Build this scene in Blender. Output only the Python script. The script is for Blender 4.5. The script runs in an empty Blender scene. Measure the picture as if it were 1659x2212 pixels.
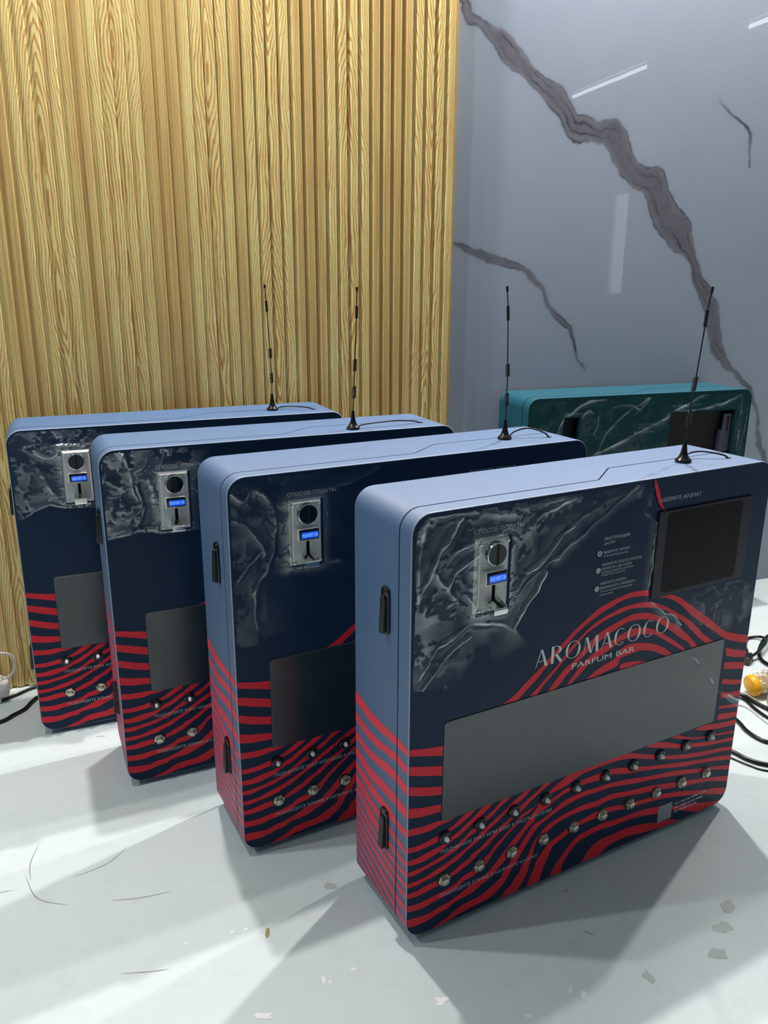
import bpy, bmesh, math, random
import numpy as np
from mathutils import Vector, Matrix
from mathutils.geometry import tessellate_polygon

# ------------------------------------------------------------------ camera, world, exposure
SC = bpy.context.scene
COL = SC.collection
FPX = 1723.13; PITCH = -0.28218; ROLL = 0.00475; CAMH = 1.15122
cd = bpy.data.cameras.new('camera'); cam = bpy.data.objects.new('camera', cd); COL.objects.link(cam)
cd.sensor_fit = 'VERTICAL'; cd.sensor_height = 24.0; cd.lens = FPX * 24.0 / 2212.0
cd.clip_start = 0.02; cd.clip_end = 100
cam.location = (0, 0, CAMH)
cam.matrix_world = Matrix.Translation((0, 0, CAMH)) @ Matrix.Rotation(math.pi/2 + PITCH, 4, 'X') @ Matrix.Rotation(ROLL, 4, 'Z')
SC.camera = cam
SC.view_settings.view_transform = 'Standard'; SC.view_settings.look = 'None'
SC.view_settings.gamma = 1.0; SC.view_settings.use_curve_mapping = False
SC.view_settings.exposure = 0.3
w = bpy.data.worlds.new('hall_light'); SC.world = w; w.use_nodes = True
w.node_tree.nodes['Background'].inputs[0].default_value = (0.50, 0.74, 0.90, 1)
w.node_tree.nodes['Background'].inputs[1].default_value = 0.16
P_SPOT = dict(R=135.0, D=165.0, C=105.0, B=52.0, L=62.0)      # watts of the ceiling downlights, L an added fill
TUBE_E = 7.0                                        # emission of the fluorescent tubes, mirrored and added ones

# ------------------------------------------------------------------ helpers
def srgb(r, g, b):
    f = lambda c: (c/255/12.92) if c/255 <= .04045 else ((c/255+.055)/1.055)**2.4
    return (f(r), f(g), f(b), 1)

class N:
    """tiny node-material builder"""
    def __init__(s, name):
        s.m = bpy.data.materials.new(name); s.m.use_nodes = True; s.t = s.m.node_tree
        s.t.nodes.clear(); s.out = s.t.nodes.new('ShaderNodeOutputMaterial')
    def n(s, typ, **kw):
        nd = s.t.nodes.new('ShaderNode'+typ)
        for k, v in kw.items(): setattr(nd, k, v)
        return nd
    def l(s, a, b): s.t.links.new(a, b)
    def val(s, nd, **kw):
        for k, v in kw.items(): nd.inputs[k.replace('_', ' ')].default_value = v
        return nd
    def bsdf(s, color=(.5,.5,.5,1), rough=.5, metal=0., spec=.5, coat=0.):
        b = s.n('BsdfPrincipled'); i = b.inputs
        i['Base Color'].default_value = color; i['Roughness'].default_value = rough
        i['Metallic'].default_value = metal; i['Specular IOR Level'].default_value = spec
        i['Coat Weight'].default_value = coat; i['Coat Roughness'].default_value = .08
        return b
    def done(s, sh): s.l(sh, s.out.inputs['Surface']); return s.m
    def noise(s, scale, detail=3, rough=.5, vec=None):
        q = s.n('TexNoise'); q.inputs['Scale'].default_value = scale; q.inputs['Detail'].default_value = detail
        q.inputs['Roughness'].default_value = rough
        if vec is not None: s.l(vec, q.inputs['Vector'])
        return q
    def ramp(s, fac, stops, interp='LINEAR'):
        r = s.n('ValToRGB'); r.color_ramp.interpolation = interp
        e = r.color_ramp.elements
        e[0].position, e[0].color = stops[0]
        e[1].position, e[1].color = stops[-1]
        for p, c in stops[1:-1]:
            x = e.new(p); x.color = c
        s.l(fac, r.inputs['Fac']); return r
    def mixc(s, fac, a, b, mode='MIX'):
        x = s.n('Mix'); x.data_type = 'RGBA'; x.blend_type = mode
        for sock, v in ((x.inputs[0], fac), (x.inputs[6], a), (x.inputs[7], b)):
            if hasattr(v, 'is_linked'): s.l(v, sock)
            else: sock.default_value = v
        return x.outputs[2]
    def math(s, op, a, b=0.0, clamp=False):
        x = s.n('Math', operation=op); x.use_clamp = clamp
        for sock, v in ((x.inputs[0], a), (x.inputs[1], b)):
            if hasattr(v, 'is_linked'): s.l(v, sock)
            else: sock.default_value = v
        return x.outputs[0]
    def bump(s, h, strength, dist=.001):
        b = s.n('Bump'); b.inputs['Strength'].default_value = strength; b.inputs['Distance'].default_value = dist
        s.l(h, b.inputs['Height']); return b.outputs[0]
    def obj(s): return s.n('TexCoord').outputs['Object']
    def pos(s): return s.n('NewGeometry').outputs['Position']

def simple(name, rgb, rough=.5, metal=0., spec=.5, noise=0., nscale=60, coat=0.):
    m = N(name); b = m.bsdf(srgb(*rgb), rough, metal, spec, coat)
    q = m.noise(nscale, 3, .5, m.obj())
    c = srgb(*rgb); k = 1-max(noise, .04)
    m.l(m.mixc(q.outputs['Fac'], (c[0]*k, c[1]*k, c[2]*k, 1), c), b.inputs['Base Color'])
    return m.done(b.outputs[0])

class MB:
    def __init__(s): s.v = []; s.f = []; s.mi = []
    def add(s, vs, fs, mi=0):
        o = len(s.v); s.v += [tuple(p) for p in vs]
        for f in fs: s.f.append(tuple(i+o for i in f)); s.mi.append(mi)
    def box(s, x0, x1, y0, y1, z0, z1, bev=0., mi=0):
        if bev <= 0:
            v = [(x, y, z) for x in (x0, x1) for y in (y0, y1) for z in (z0, z1)]
            s.add(v, [(0,1,3,2),(4,6,7,5),(0,4,5,1),(2,3,7,6),(0,2,6,4),(1,5,7,3)], mi); return
        b = bmesh.new(); bmesh.ops.create_cube(b, size=1)
        for q in b.verts:
            q.co = Vector(((x0+x1)/2+q.co.x*(x1-x0), (y0+y1)/2+q.co.y*(y1-y0), (z0+z1)/2+q.co.z*(z1-z0)))
        bmesh.ops.bevel(b, geom=b.edges[:], offset=bev, segments=2, affect='EDGES', profile=.5)
        s.bm(b, mi)
    def bm(s, b, mi=0, mat=None):
        b.verts.index_update()
        vs = [(mat @ q.co) if mat else q.co for q in b.verts]
        s.add(vs, [[q.index for q in f.verts] for f in b.faces], mi); b.free()
    def lathe(s, prof, seg=24, origin=(0,0,0), axis='Z', mi=0, cap=True):
        """prof: list of (radius, height) along the axis"""
        vs = []
        for r, h in prof:
            for k in range(seg):
                a = 2*math.pi*k/seg; c, d = r*math.cos(a), r*math.sin(a)
                p = (c, d, h) if axis == 'Z' else ((c, -h, d) if axis == '-Y' else ((h, c, d) if axis == 'X' else (-h, c, d)))
                vs.append((p[0]+origin[0], p[1]+origin[1], p[2]+origin[2]))
        fs = []
        for j in range(len(prof)-1):
            for k in range(seg):
                fs.append((j*seg+k, j*seg+(k+1) % seg, (j+1)*seg+(k+1) % seg, (j+1)*seg+k))
        if cap:
            fs.append(tuple(range(seg))); fs.append(tuple((len(prof)-1)*seg+k for k in range(seg)))
        s.add(vs, fs, mi)
    def tube(s, pts, r, seg=8, smooth=6, mi=0, cap=True):
        pts = [Vector(p) for p in pts]
        if smooth: pts = catmull(pts, smooth)
        rr = r if isinstance(r, (list, tuple)) else None
        n = len(pts); vs = []; up = None
        for i, p in enumerate(pts):
            t = (pts[min(i+1, n-1)]-pts[max(i-1, 0)]).normalized()
            if up is None: up = t.orthogonal().normalized()
            up = (up - t*up.dot(t)).normalized(); bi = t.cross(up)
            rad = r if rr is None else rr[0]+(rr[1]-rr[0])*i/(n-1)
            for k in range(seg):
                a = 2*math.pi*k/seg; vs.append(p+(up*math.cos(a)+bi*math.sin(a))*rad)
        fs = [(i*seg+k, i*seg+(k+1) % seg, (i+1)*seg+(k+1) % seg, (i+1)*seg+k) for i in range(n-1) for k in range(seg)]
        if cap: fs += [tuple(range(seg)), tuple((n-1)*seg+k for k in range(seg))]
        s.add(vs, fs, mi)
    def prism(s, outline, y0, y1, mi=0, holes=(), bev=0.):
        """outline (x,z) extruded along y from y0 (front) to y1"""
        loops = [outline]+list(holes)
        if bev > 0:
            ins = inset(outline, bev)
            rings = [(ins, y0), (outline, y0+bev), (outline, y1)]
        else: rings = [(outline, y0), (outline, y1)]
        n = len(outline); vs = []
        for L, y in rings: vs += [(p[0], y, p[1]) for p in L]
        fs = [(j*n+k, j*n+(k+1) % n, (j+1)*n+(k+1) % n, (j+1)*n+k) for j in range(len(rings)-1) for k in range(n)]
        s.add(vs, fs, mi)
        face = rings[0][0]
        for y, L in ((y0, face), (y1, outline)):
            polys = [[Vector((p[0], p[1], 0)) for p in q] for q in [L]+list(holes)]
            flat = [(p[0], y, p[1]) for q in [L]+list(holes) for p in q]
            s.add(flat, tessellate_polygon(polys), mi)
        for hl in holes:
            m = len(hl)
            s.add([(p[0], y0, p[1]) for p in hl]+[(p[0], y1, p[1]) for p in hl],
                  [(k, (k+1) % m, m+(k+1) % m, m+k) for k in range(m)], mi)
    def build(s, name, mats, parent=None, smooth=None, fixn=True):
        me = bpy.data.meshes.new(name); me.from_pydata([tuple(p) for p in s.v], [], s.f)
        for m in (mats if isinstance(mats, (list, tuple)) else [mats]): me.materials.append(m)
        if any(s.mi):
            me.polygons.foreach_set('material_index', s.mi)
        if fixn:
            b = bmesh.new(); b.from_mesh(me); bmesh.ops.recalc_face_normals(b, faces=b.faces[:]); b.to_mesh(me); b.free()
        if smooth:
            me.shade_smooth(); me.set_sharp_from_angle(angle=math.radians(smooth))
        me.update()
        o = bpy.data.objects.new(name, me); COL.objects.link(o)
        if parent is not None: o.parent = parent
        return o

def catmull(pts, k):
    out = []; n = len(pts)
    for i in range(n-1):
        p0, p1, p2, p3 = pts[max(i-1, 0)], pts[i], pts[i+1], pts[min(i+2, n-1)]
        for j in range(k):
            t = j/k
            out.append(.5*((2*p1)+(p2-p0)*t+(2*p0-5*p1+4*p2-p3)*t*t+(3*p1-p0-3*p2+p3)*t**3))
    out.append(pts[-1]); return out

def inset(loop, d):
    n = len(loop); out = []
    A = sum(loop[i][0]*loop[(i+1) % n][1]-loop[(i+1) % n][0]*loop[i][1] for i in range(n))
    sg = 1 if A > 0 else -1
    for i in range(n):
        a, b, c = Vector(loop[i-1]), Vector(loop[i]), Vector(loop[(i+1) % n])
        e1, e2 = (b-a).normalized(), (c-b).normalized()
        n1, n2 = Vector((-e1.y, e1.x))*sg, Vector((-e2.y, e2.x))*sg
        m = n1+n2; m = m/max(m.dot(n1), .3); out.append(tuple(b+m*d))
    return out

def rrect(x0, x1, z0, z1, r, seg=6):
    out = []
    for cx, cz, a0 in ((x1-r, z1-r, 0), (x0+r, z1-r, 90), (x0+r, z0+r, 180), (x1-r, z0+r, 270)):
        for k in range(seg+1):
            a = math.radians(a0+90*k/seg); out.append((cx+r*math.cos(a), cz+r*math.sin(a)))
    return out

def thing(name, label, cat, loc=(0,0,0), rz=0, group=None):
    o = bpy.data.objects.new(name, None); COL.objects.link(o)
    o.empty_display_size = .05
    o.location = loc; o.rotation_euler = (0, 0, rz); o['label'] = label; o['category'] = cat
    if group: o['group'] = group
    return o
def tag(o, label, cat, group=None):
    o['label'] = label; o['category'] = cat
    if group: o['group'] = group
    return o
def struct(o): o['kind'] = 'structure'; return o
def children(o): return [c for c in bpy.data.objects if c.parent == o]
def copy_tree(o, parent=None):
    c = o.copy(); COL.objects.link(c); c.parent = parent
    for ch in children(o): copy_tree(ch, c)
    return c

# value noise in numpy
def vnoise(x, y, seed=0):
    rng = np.random.RandomState(seed); T = rng.rand(256, 256)
    xi = np.floor(x).astype(int); yi = np.floor(y).astype(int); fx = x-xi; fy = y-yi
    fx = fx*fx*(3-2*fx); fy = fy*fy*(3-2*fy)
    g = lambda a, b: T[a % 256, b % 256]
    return (g(xi, yi)*(1-fx)+g(xi+1, yi)*fx)*(1-fy)+(g(xi, yi+1)*(1-fx)+g(xi+1, yi+1)*fx)*fy
def fbm(x, y, seed=0, oct=4):
    s = 0; a = .5; t = 0
    for k in range(oct):
        s = s+a*vnoise(x, y, seed+k*7); t += a; a *= .5; x = x*2.03+11; y = y*2.03+5
    return s/t
def polydist(U, V, pts, closed=False):
    """distance to a polyline, and the interpolated third value if given"""
    D = np.full(U.shape, 1e9); Wd = np.zeros(U.shape); SIDE = polydist.side = np.zeros(U.shape)
    for i in range(len(pts)-1):
        a, b = pts[i], pts[i+1]; dx, dy = b[0]-a[0], b[1]-a[1]
        t = np.clip(((U-a[0])*dx+(V-a[1])*dy)/(dx*dx+dy*dy+1e-12), 0, 1)
        d = np.hypot(U-a[0]-t*dx, V-a[1]-t*dy)
        if len(a) > 2:
            wv = a[2]+(b[2]-a[2])*t; m = (d-wv) < (D-Wd)
            D = np.where(m, d, D); Wd = np.where(m, wv, Wd)
        else:
            m = d < D; D = np.where(m, d, D); SIDE[m] = np.sign((U-a[0])*dy-(V-a[1])*dx)[m]
    return D, Wd
def grid_mesh(name, X, Y, Z, keep=None, attrs=None, mat=None, parent=None, smooth=True):
    """X,Y,Z arrays (rows, cols) -> mesh with point attributes"""
    r, c = X.shape; idx = np.arange(r*c).reshape(r, c)
    q = np.stack([idx[:-1, :-1], idx[:-1, 1:], idx[1:, 1:], idx[1:, :-1]], -1).reshape(-1, 4)
    if keep is not None: q = q[(keep[:-1, :-1] & keep[:-1, 1:] & keep[1:, 1:] & keep[1:, :-1]).reshape(-1)]
    me = bpy.data.meshes.new(name)
    me.from_pydata(np.stack([X, Y, Z], -1).reshape(-1, 3).tolist(), [], q.tolist())
    for k, a in (attrs or {}).items():
        at = me.attributes.new(k, 'FLOAT', 'POINT'); at.data.foreach_set('value', a.reshape(-1).astype(np.float32))
    if mat: me.materials.append(mat)
    if smooth: me.shade_smooth()
    o = bpy.data.objects.new(name, me); COL.objects.link(o)
    if parent is not None: o.parent = parent
    return o

# ------------------------------------------------------------------ materials
def mat_paint(name, rgb, rough, bumpy, coat=0., ior=1.5):
    m = N(name); b = m.bsdf(srgb(*rgb), rough, 0, .5, coat); b.inputs['IOR'].default_value = ior
    o = m.obj()
    q = m.noise(900, 2, .6, o); b2 = m.noise(5, 2, .5, o)
    c = srgb(*rgb)
    m.l(m.mixc(b2.outputs['Fac'], (c[0]*.92, c[1]*.92, c[2]*.92, 1), (c[0]*1.06, c[1]*1.06, c[2]*1.06, 1)), b.inputs['Base Color'])
    if bumpy: m.l(m.bump(q.outputs['Fac'], bumpy, .0006), b.inputs['Normal'])
    return m.done(b.outputs[0])
M = {}
NAVY = (24, 80, 126)
M['navy'] = mat_paint('navy_powder_coat', NAVY, .56, .6, 0, 2.25)
M['navy_shaded'] = mat_paint('navy_laminate_shaded', (28, 47, 72), .3, .05, 0, 1.22)  # same navy as the sides, darkened for the shade on the fronts
M['teal'] = mat_paint('teal_powder_coat', (4, 76, 92), .56, .5, 0, 1.5)
M['teal_dark'] = mat_paint('dark_green_print_laminate', (16, 56, 60), .3, .05, 0, 1.25)
M['red'] = mat_paint('red_print_ink', (222, 40, 56), .32, .0, 0, 1.28)
M['red_side'] = mat_paint('red_paint_ink', (232, 46, 70), .5, .3, 0, 1.6)
M['white_ink'] = mat_paint('white_print_ink', (214, 218, 216), .35, 0)
M['mint_ink'] = mat_paint('pale_green_print_ink', (206, 222, 216), .35, 0)
M['grey_ink'] = mat_paint('grey_print_ink', (186, 192, 196), .4, 0)
M['teal_ink'] = mat_paint('faded_teal_print_ink', (84, 124, 122), .4, 0)
M['black'] = simple('black_plastic', (18, 19, 22), .32)
M['black_matt'] = simple('black_void', (6, 6, 7), .7)
M['rubber'] = simple('black_rubber', (14, 15, 17), .55)
M['glossblack'] = simple('gloss_black_plastic', (13, 13, 15), .16)
M['chrome'] = simple('chrome_metal', (222, 222, 222), .12, 1.)
M['disc_reflection'] = simple('chrome_painted_reflection', (64, 66, 70), .1, 1.)  # chrome coloured dark for the dark surroundings the coin disc mirrors
M['steel'] = simple('polished_nickel_metal', (206, 200, 180), .2, 1.)
M['steel_cap'] = simple('satin_nickel_metal', (196, 192, 176), .34, 1.)
M['zinc'] = simple('satin_zinc_edge', (236, 234, 230), .42, .5)
M['pale_edge'] = simple('pale_panel_edge', (150, 164, 184), .4)  # paler blue-grey on the door's front bevel ring
M['tip'] = simple('white_nozzle_plastic', (244, 244, 246), .3)
M['cable'] = simple('black_cable_sheath', (16, 16, 19), .3)
M['white_plastic'] = simple('white_plastic', (226, 224, 220), .35)
M['yellow'] = simple('yellow_plastic', (246, 178, 18), .4)
M['yellow2'] = simple('lemon_yellow_plastic', (248, 208, 22), .4)
M['brown'] = simple('brown_cardboard', (74, 56, 48), .8)
M['qr_blank'] = simple('pale_label_paper', (150, 152, 160), .5, noise=.1, nscale=300)

def mat_hammer():
    m = N('hammered_zinc_plate'); b = m.bsdf(srgb(196, 198, 196), .3, .8)
    v = m.n('TexVoronoi'); v.inputs['Scale'].default_value = 620; m.l(m.obj(), v.inputs['Vector'])
    m.l(m.bump(v.outputs['Distance'], .9, .0012), b.inputs['Normal']); return m.done(b.outputs[0])
M['hammer'] = mat_hammer()

def mat_window():       # smoked acrylic with a thin milky film of dust
    m = N('smoked_acrylic'); b = m.bsdf(srgb(38, 44, 46), .3, 0, .5); b.inputs['IOR'].default_value = 1.75
    q = m.noise(7, 3, .5, m.obj()); d = m.noise(420, 2, .5, m.obj())
    r = m.ramp(d.outputs['Fac'], [(.70, (0,0,0,1)), (.78, (1,1,1,1))])
    c = m.mixc(q.outputs['Fac'], srgb(18, 30, 38), srgb(28, 40, 48))
    m.l(m.mixc(m.math('MULTIPLY', r.outputs[0], .35), c, srgb(170, 178, 178)), b.inputs['Base Color'])
    x = m.math('ADD', m.math('MULTIPLY', q.outputs['Fac'], .12), .2); m.l(x, b.inputs['Roughness'])
    return m.done(b.outputs[0])
M['window'] = mat_window()
M['screen'] = simple('dark_screen_glass', (6, 6, 9), .1, spec=.12)
M['screen_edge'] = simple('screen_border_film', (30, 31, 42), .2, spec=.25)

def mat_lcd():
    m = N('backlit_blue_lcd'); b = m.bsdf(srgb(12, 50, 150), .2)
    b.inputs['Emission Color'].default_value = srgb(20, 92, 235); b.inputs['Emission Strength'].default_value = .55
    return m.done(b.outputs[0])
M['lcd'] = mat_lcd()
def mat_lcdtext():
    m = N('backlit_lcd_letters'); b = m.bsdf(srgb(150, 190, 240), .3)
    b.inputs['Emission Color'].default_value = srgb(120, 175, 255); b.inputs['Emission Strength'].default_value = .8
    return m.done(b.outputs[0])
M['lcd_text'] = mat_lcdtext()

def mat_film():
    """clear protective film: invisible where it clings, milky and glossy where it stands off"""
    m = N('clear_protective_film')
    at = m.n('Attribute'); at.attribute_name = 'haze'
    tr = m.n('BsdfTransparent')
    gl = m.n('BsdfGlossy'); gl.inputs['Roughness'].default_value = .13; gl.inputs['Color'].default_value = (.95, .97, 1., 1)
    df = m.n('BsdfDiffuse'); df.inputs['Color'].default_value = (.62, .68, .72, 1)
    tl = m.n('BsdfTranslucent'); tl.inputs['Color'].default_value = (.6, .66, .7, 1)
    a = m.n('MixShader'); a.inputs[0].default_value = .35; m.l(df.outputs[0], a.inputs[1]); m.l(tl.outputs[0], a.inputs[2])
    bb = m.n('MixShader'); bb.inputs[0].default_value = .62; m.l(a.outputs[0], bb.inputs[1]); m.l(gl.outputs[0], bb.inputs[2])
    c = m.n('MixShader'); m.l(at.outputs['Fac'], c.inputs[0]); m.l(tr.outputs[0], c.inputs[1]); m.l(bb.outputs[0], c.inputs[2])
    return m.done(c.outputs[0])
M['film'] = mat_film()
def mat_wrap():
    m = N('crumpled_clear_wrap'); v = m.noise(60, 2, .5, m.obj())
    tr = m.n('BsdfTransparent'); gl = m.n('BsdfGlossy'); gl.inputs['Roughness'].default_value = .12
    df = m.n('BsdfDiffuse'); df.inputs['Color'].default_value = (.7, .66, .55, 1)
    nb = m.bump(v.outputs['Fac'], .6, .008); m.l(nb, gl.inputs['Normal'])
    a = m.n('MixShader'); a.inputs[0].default_value = .5; m.l(df.outputs[0], a.inputs[1]); m.l(gl.outputs[0], a.inputs[2])
    c = m.n('MixShader'); c.inputs[0].default_value = .72; m.l(tr.outputs[0], c.inputs[1]); m.l(a.outputs[0], c.inputs[2])
    return m.done(c.outputs[0])
M['wrap'] = mat_wrap()

WALL_A = .327
def wallcoord(m):
    """(along the wall, height) coordinates from the world position"""
    p = m.pos(); mp = m.n('Mapping'); mp.vector_type = 'POINT'
    mp.inputs['Rotation'].default_value = (0, 0, -WALL_A); m.l(p, mp.inputs['Vector']); return mp.outputs[0]

def mat_wood():
    m = N('ash_grain_laminate'); b = m.bsdf((.5,.4,.2,1), .38, 0, .45)
    w = wallcoord(m)
    sp = m.n('SeparateXYZ'); m.l(w, sp.inputs[0])
    def comb(sx, sz, off=0.):
        c = m.n('CombineXYZ'); m.l(m.math('MULTIPLY', sp.outputs[0], sx), c.inputs[0])
        m.l(m.math('MULTIPLY', sp.outputs[2], sz), c.inputs[1]); c.inputs[2].default_value = off; return c.outputs[0]
    PERIOD = .205
    drift = m.noise(1, 1, .5, comb(2.0, 1.1, 1.))
    x = m.math('ADD', sp.outputs[0], m.math('MULTIPLY', drift.outputs['Fac'], .05))
    xp = m.math('DIVIDE', x, PERIOD); ident = m.math('FLOOR', xp)
    wn = m.n('TexWhiteNoise', noise_dimensions='1D'); m.l(ident, wn.inputs['W'])
    off = m.math('ADD', m.math('FRACT', xp), m.math('MULTIPLY', wn.outputs['Value'], .30))
    c = m.math('DIVIDE', m.math('ABSOLUTE', m.math('SUBTRACT', off, .65)), .27)      # 0 on the heart of a board, 1 at its flank
    zz = m.n('CombineXYZ'); m.l(m.math('MULTIPLY', ident, 13.7), zz.inputs[0]); m.l(m.math('MULTIPLY', sp.outputs[2], 1.25), zz.inputs[1])
    rise = m.noise(1, 1.5, .45, zz.outputs[0])
    rag = m.noise(1, 3, .6, comb(70, 13, 2.)); rag2 = m.noise(1, 1, .5, comb(16, 4, 9.))
    hv = m.math('ADD', m.math('MULTIPLY', rise.outputs['Fac'], 30.), m.math('MULTIPLY', m.math('POWER', c, 1.2), 7.5))
    hv = m.math('ADD', hv, m.math('MULTIPLY', rag.outputs['Fac'], 1.3)); hv = m.math('ADD', hv, m.math('MULTIPLY', rag2.outputs['Fac'], 4.5))
    fr = m.math('FRACT', hv)
    wid = m.noise(1, 2, .5, comb(22, 6, 12.))
    t0 = m.math('ADD', m.math('MULTIPLY', m.math('MINIMUM', c, 1.), .22), m.math('MULTIPLY', wid.outputs['Fac'], -.75))
    t0 = m.math('ADD', t0, .86)
    k = m.n('MapRange'); m.l(fr, k.inputs['Value']); m.l(t0, k.inputs['From Min']); k.inputs['From Max'].default_value = .99
    line = m.ramp(k.outputs[0], [(0., (0,0,0,1)), (.12, (.75,.75,.75,1)), (.85, (1,1,1,1)), (1., (.1,.1,.1,1))])
    straight = m.ramp(m.math('MULTIPLY', m.math('ADD', c, m.math('MULTIPLY', rag2.outputs['Fac'], .5)), .5), [(.58, (0,0,0,1)), (.86, (1,1,1,1))])
    fine = m.noise(1, 2, .5, comb(260, 2.0, 3.))
    fl = m.ramp(fine.outputs['Fac'], [(.47, (0,0,0,1)), (.55, (1,1,1,1))])
    hair = m.noise(1, 3, .6, comb(800, 9, 4.))
    pale, tan, brown = srgb(218, 204, 136), srgb(210, 186, 120), srgb(176, 116, 58)
    fig = m.mixc(m.math('MULTIPLY', line.outputs[0], .92), pale, brown)
    fig = m.mixc(m.math('MULTIPLY', fl.outputs[0], .12), fig, srgb(176, 136, 74))
    st = m.mixc(m.math('MULTIPLY', line.outputs[0], .55), tan, srgb(164, 118, 62))
    st = m.mixc(m.math('MULTIPLY', fl.outputs[0], .6), st, srgb(170, 130, 72))
    spk = m.noise(1, 2, .6, comb(900, 160, 5.))
    st = m.mixc(m.math('MULTIPLY', spk.outputs['Fac'], .35), st, srgb(146, 106, 56))
    col = m.mixc(straight.outputs[0], fig, st)
    col = m.mixc(m.math('MULTIPLY', hair.outputs['Fac'], .22), col, srgb(160, 124, 66))
    m.l(col, b.inputs['Base Color'])
    m.l(m.bump(fine.outputs['Fac'], .12, .0005), b.inputs['Normal'])
    return m.done(b.outputs[0])
M['wood'] = mat_wood()
M['base_shadow'] = simple('painted_base_shadow', (52, 44, 22), .7)  # dark colour standing in for shade along the foot of the cladding

def mat_marble():
    m = N('polished_marble_slab'); b = m.bsdf((.7,.7,.72,1), .012, 0, .5)
    at = m.n('Attribute'); at.attribute_name = 'vein'
    ed = m.n('Attribute'); ed.attribute_name = 'edge'
    p = m.pos(); q = m.noise(1.6, 4, .5, p); q2 = m.noise(22, 5, .65, p); rp = m.noise(14, 2, .5, p)
    base = m.mixc(q.outputs['Fac'], srgb(132, 143, 157), srgb(147, 156, 167))
    vein = m.mixc(q2.outputs['Fac'], srgb(74, 74, 82), srgb(116, 114, 122))
    c = m.mixc(at.outputs['Fac'], base, vein)
    c = m.mixc(ed.outputs['Fac'], c, srgb(30, 31, 38))
    m.l(c, b.inputs['Base Color'])
    m.l(m.bump(rp.outputs['Fac'], .012, .002), b.inputs['Normal'])
    return m.done(b.outputs[0])
M['marble'] = mat_marble()

def mat_floor():
    m = N('grey_green_floor_paint'); b = m.bsdf((.5,.5,.5,1), .3, 0, .4)
    p = m.pos(); q = m.noise(2.2, 4, .55, p); q2 = m.noise(16, 4, .6, p); q3 = m.noise(260, 2, .5, p)
    c = m.mixc(q.outputs['Fac'], srgb(196, 214, 213), srgb(214, 224, 223))
    s = m.ramp(q2.outputs['Fac'], [(.55, (0,0,0,1)), (.80, (1,1,1,1))])
    c = m.mixc(m.math('MULTIPLY', s.outputs[0], .22), c, srgb(164, 174, 168))
    m.l(c, b.inputs['Base Color'])
    m.l(m.math('ADD', m.math('MULTIPLY', q2.outputs['Fac'], .25), .22), b.inputs['Roughness'])
    m.l(m.bump(q3.outputs['Fac'], .06, .0006), b.inputs['Normal'])
    return m.done(b.outputs[0])
M['floor'] = mat_floor()
M['ceiling'] = simple('white_ceiling_panel', (188, 192, 198), .8)
M['partition'] = simple('blue_grey_partition_paint', (120, 130, 142), .7)
M['stain_brown'] = simple('dried_glue_stain', (168, 152, 104), .5, noise=.3)
M['stain_grey'] = simple('grey_scuff_stain', (194, 205, 196), .5, noise=.3, nscale=200)
M['fleck'] = simple('white_paint_fleck', (240, 240, 240), .5)
M['scratch'] = simple('dark_scratch_mark', (158, 158, 150), .6)
def mat_emit(name, rgb, e):
    m = N(name); x = m.n('Emission'); x.inputs[0].default_value = srgb(*rgb); x.inputs[1].default_value = e
    return m.done(x.outputs[0])
M['tube'] = mat_emit('fluorescent_tube_light', (236, 246, 255), TUBE_E)
M['lens'] = mat_emit('downlight_lens', (255, 250, 240), 12.)
M['bright_pane'] = mat_emit('daylit_window_pane', (214, 222, 232), 1.9)

# ------------------------------------------------------------------ the setting
WO = Vector((0.2056, 2.5322, 0)); WU = Vector((math.cos(WALL_A), math.sin(WALL_A), 0)); WN = Vector((math.sin(WALL_A), -math.cos(WALL_A), 0))
CEIL = 3.0
def wp(s, z, out=0.): return WO + WU*s + WN*out + Vector((0, 0, z))
RZ_WALL = WALL_A

mb = MB(); mb.add([(-7, -8, 0), (9, -8, 0), (9, 7, 0), (-7, 7, 0)], [(0, 1, 2, 3)])
mb.add([(-7, -8, -.1), (9, -8, -.1), (9, 7, -.1), (-7, 7, -.1)], [(0, 1, 2, 3)])
floor = struct(mb.build('floor', M['floor'], fixn=False))
mb = MB(); mb.box(-7, 9, -8, 7, CEIL, CEIL+.1)
ceiling = struct(mb.build('ceiling', M['ceiling']))

# marble slab: a dense grid that carries the veins
V1 = [(0.0, 1.96, 0.007), (0.029, 1.917, 0.0086), (0.054, 1.881, 0.0143), (0.086, 1.861, 0.0158), (0.131, 1.833, 0.0322), (0.163, 1.811, 0.043), (0.204, 1.773, 0.0394), (0.251, 1.74, 0.0322), (0.299, 1.712, 0.0344), (0.34, 1.694, 0.0415), (0.377, 1.653, 0.0394), (0.414, 1.617, 0.0358), (0.456, 1.619, 0.0322), (0.507, 1.6, 0.0358), (0.557, 1.597, 0.058), (0.575, 1.559, 0.0537), (0.609, 1.514, 0.043), (0.65, 1.475, 0.0394), (0.71, 1.466, 0.058), (0.747, 1.414, 0.0537), (0.792, 1.361, 0.058), (0.817, 1.344, 0.058), (0.856, 1.289, 0.0466), (0.902, 1.24, 0.0286), (0.929, 1.189, 0.0272), (0.971, 1.125, 0.0301), (1.009, 1.065, 0.0301), (1.027, 0.998, 0.0272), (1.054, 0.93, 0.0258), (1.089, 0.867, 0.0186), (1.139, 0.826, 0.0129), (1.189, 0.789, 0.0086), (1.222, 0.749, 0.0072), (1.259, 0.689, 0.01), (1.283, 0.629, 0.0115), (1.305, 0.567, 0.011), (1.358, 0.484, 0.0102), (1.42, .40, .006)]
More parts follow.
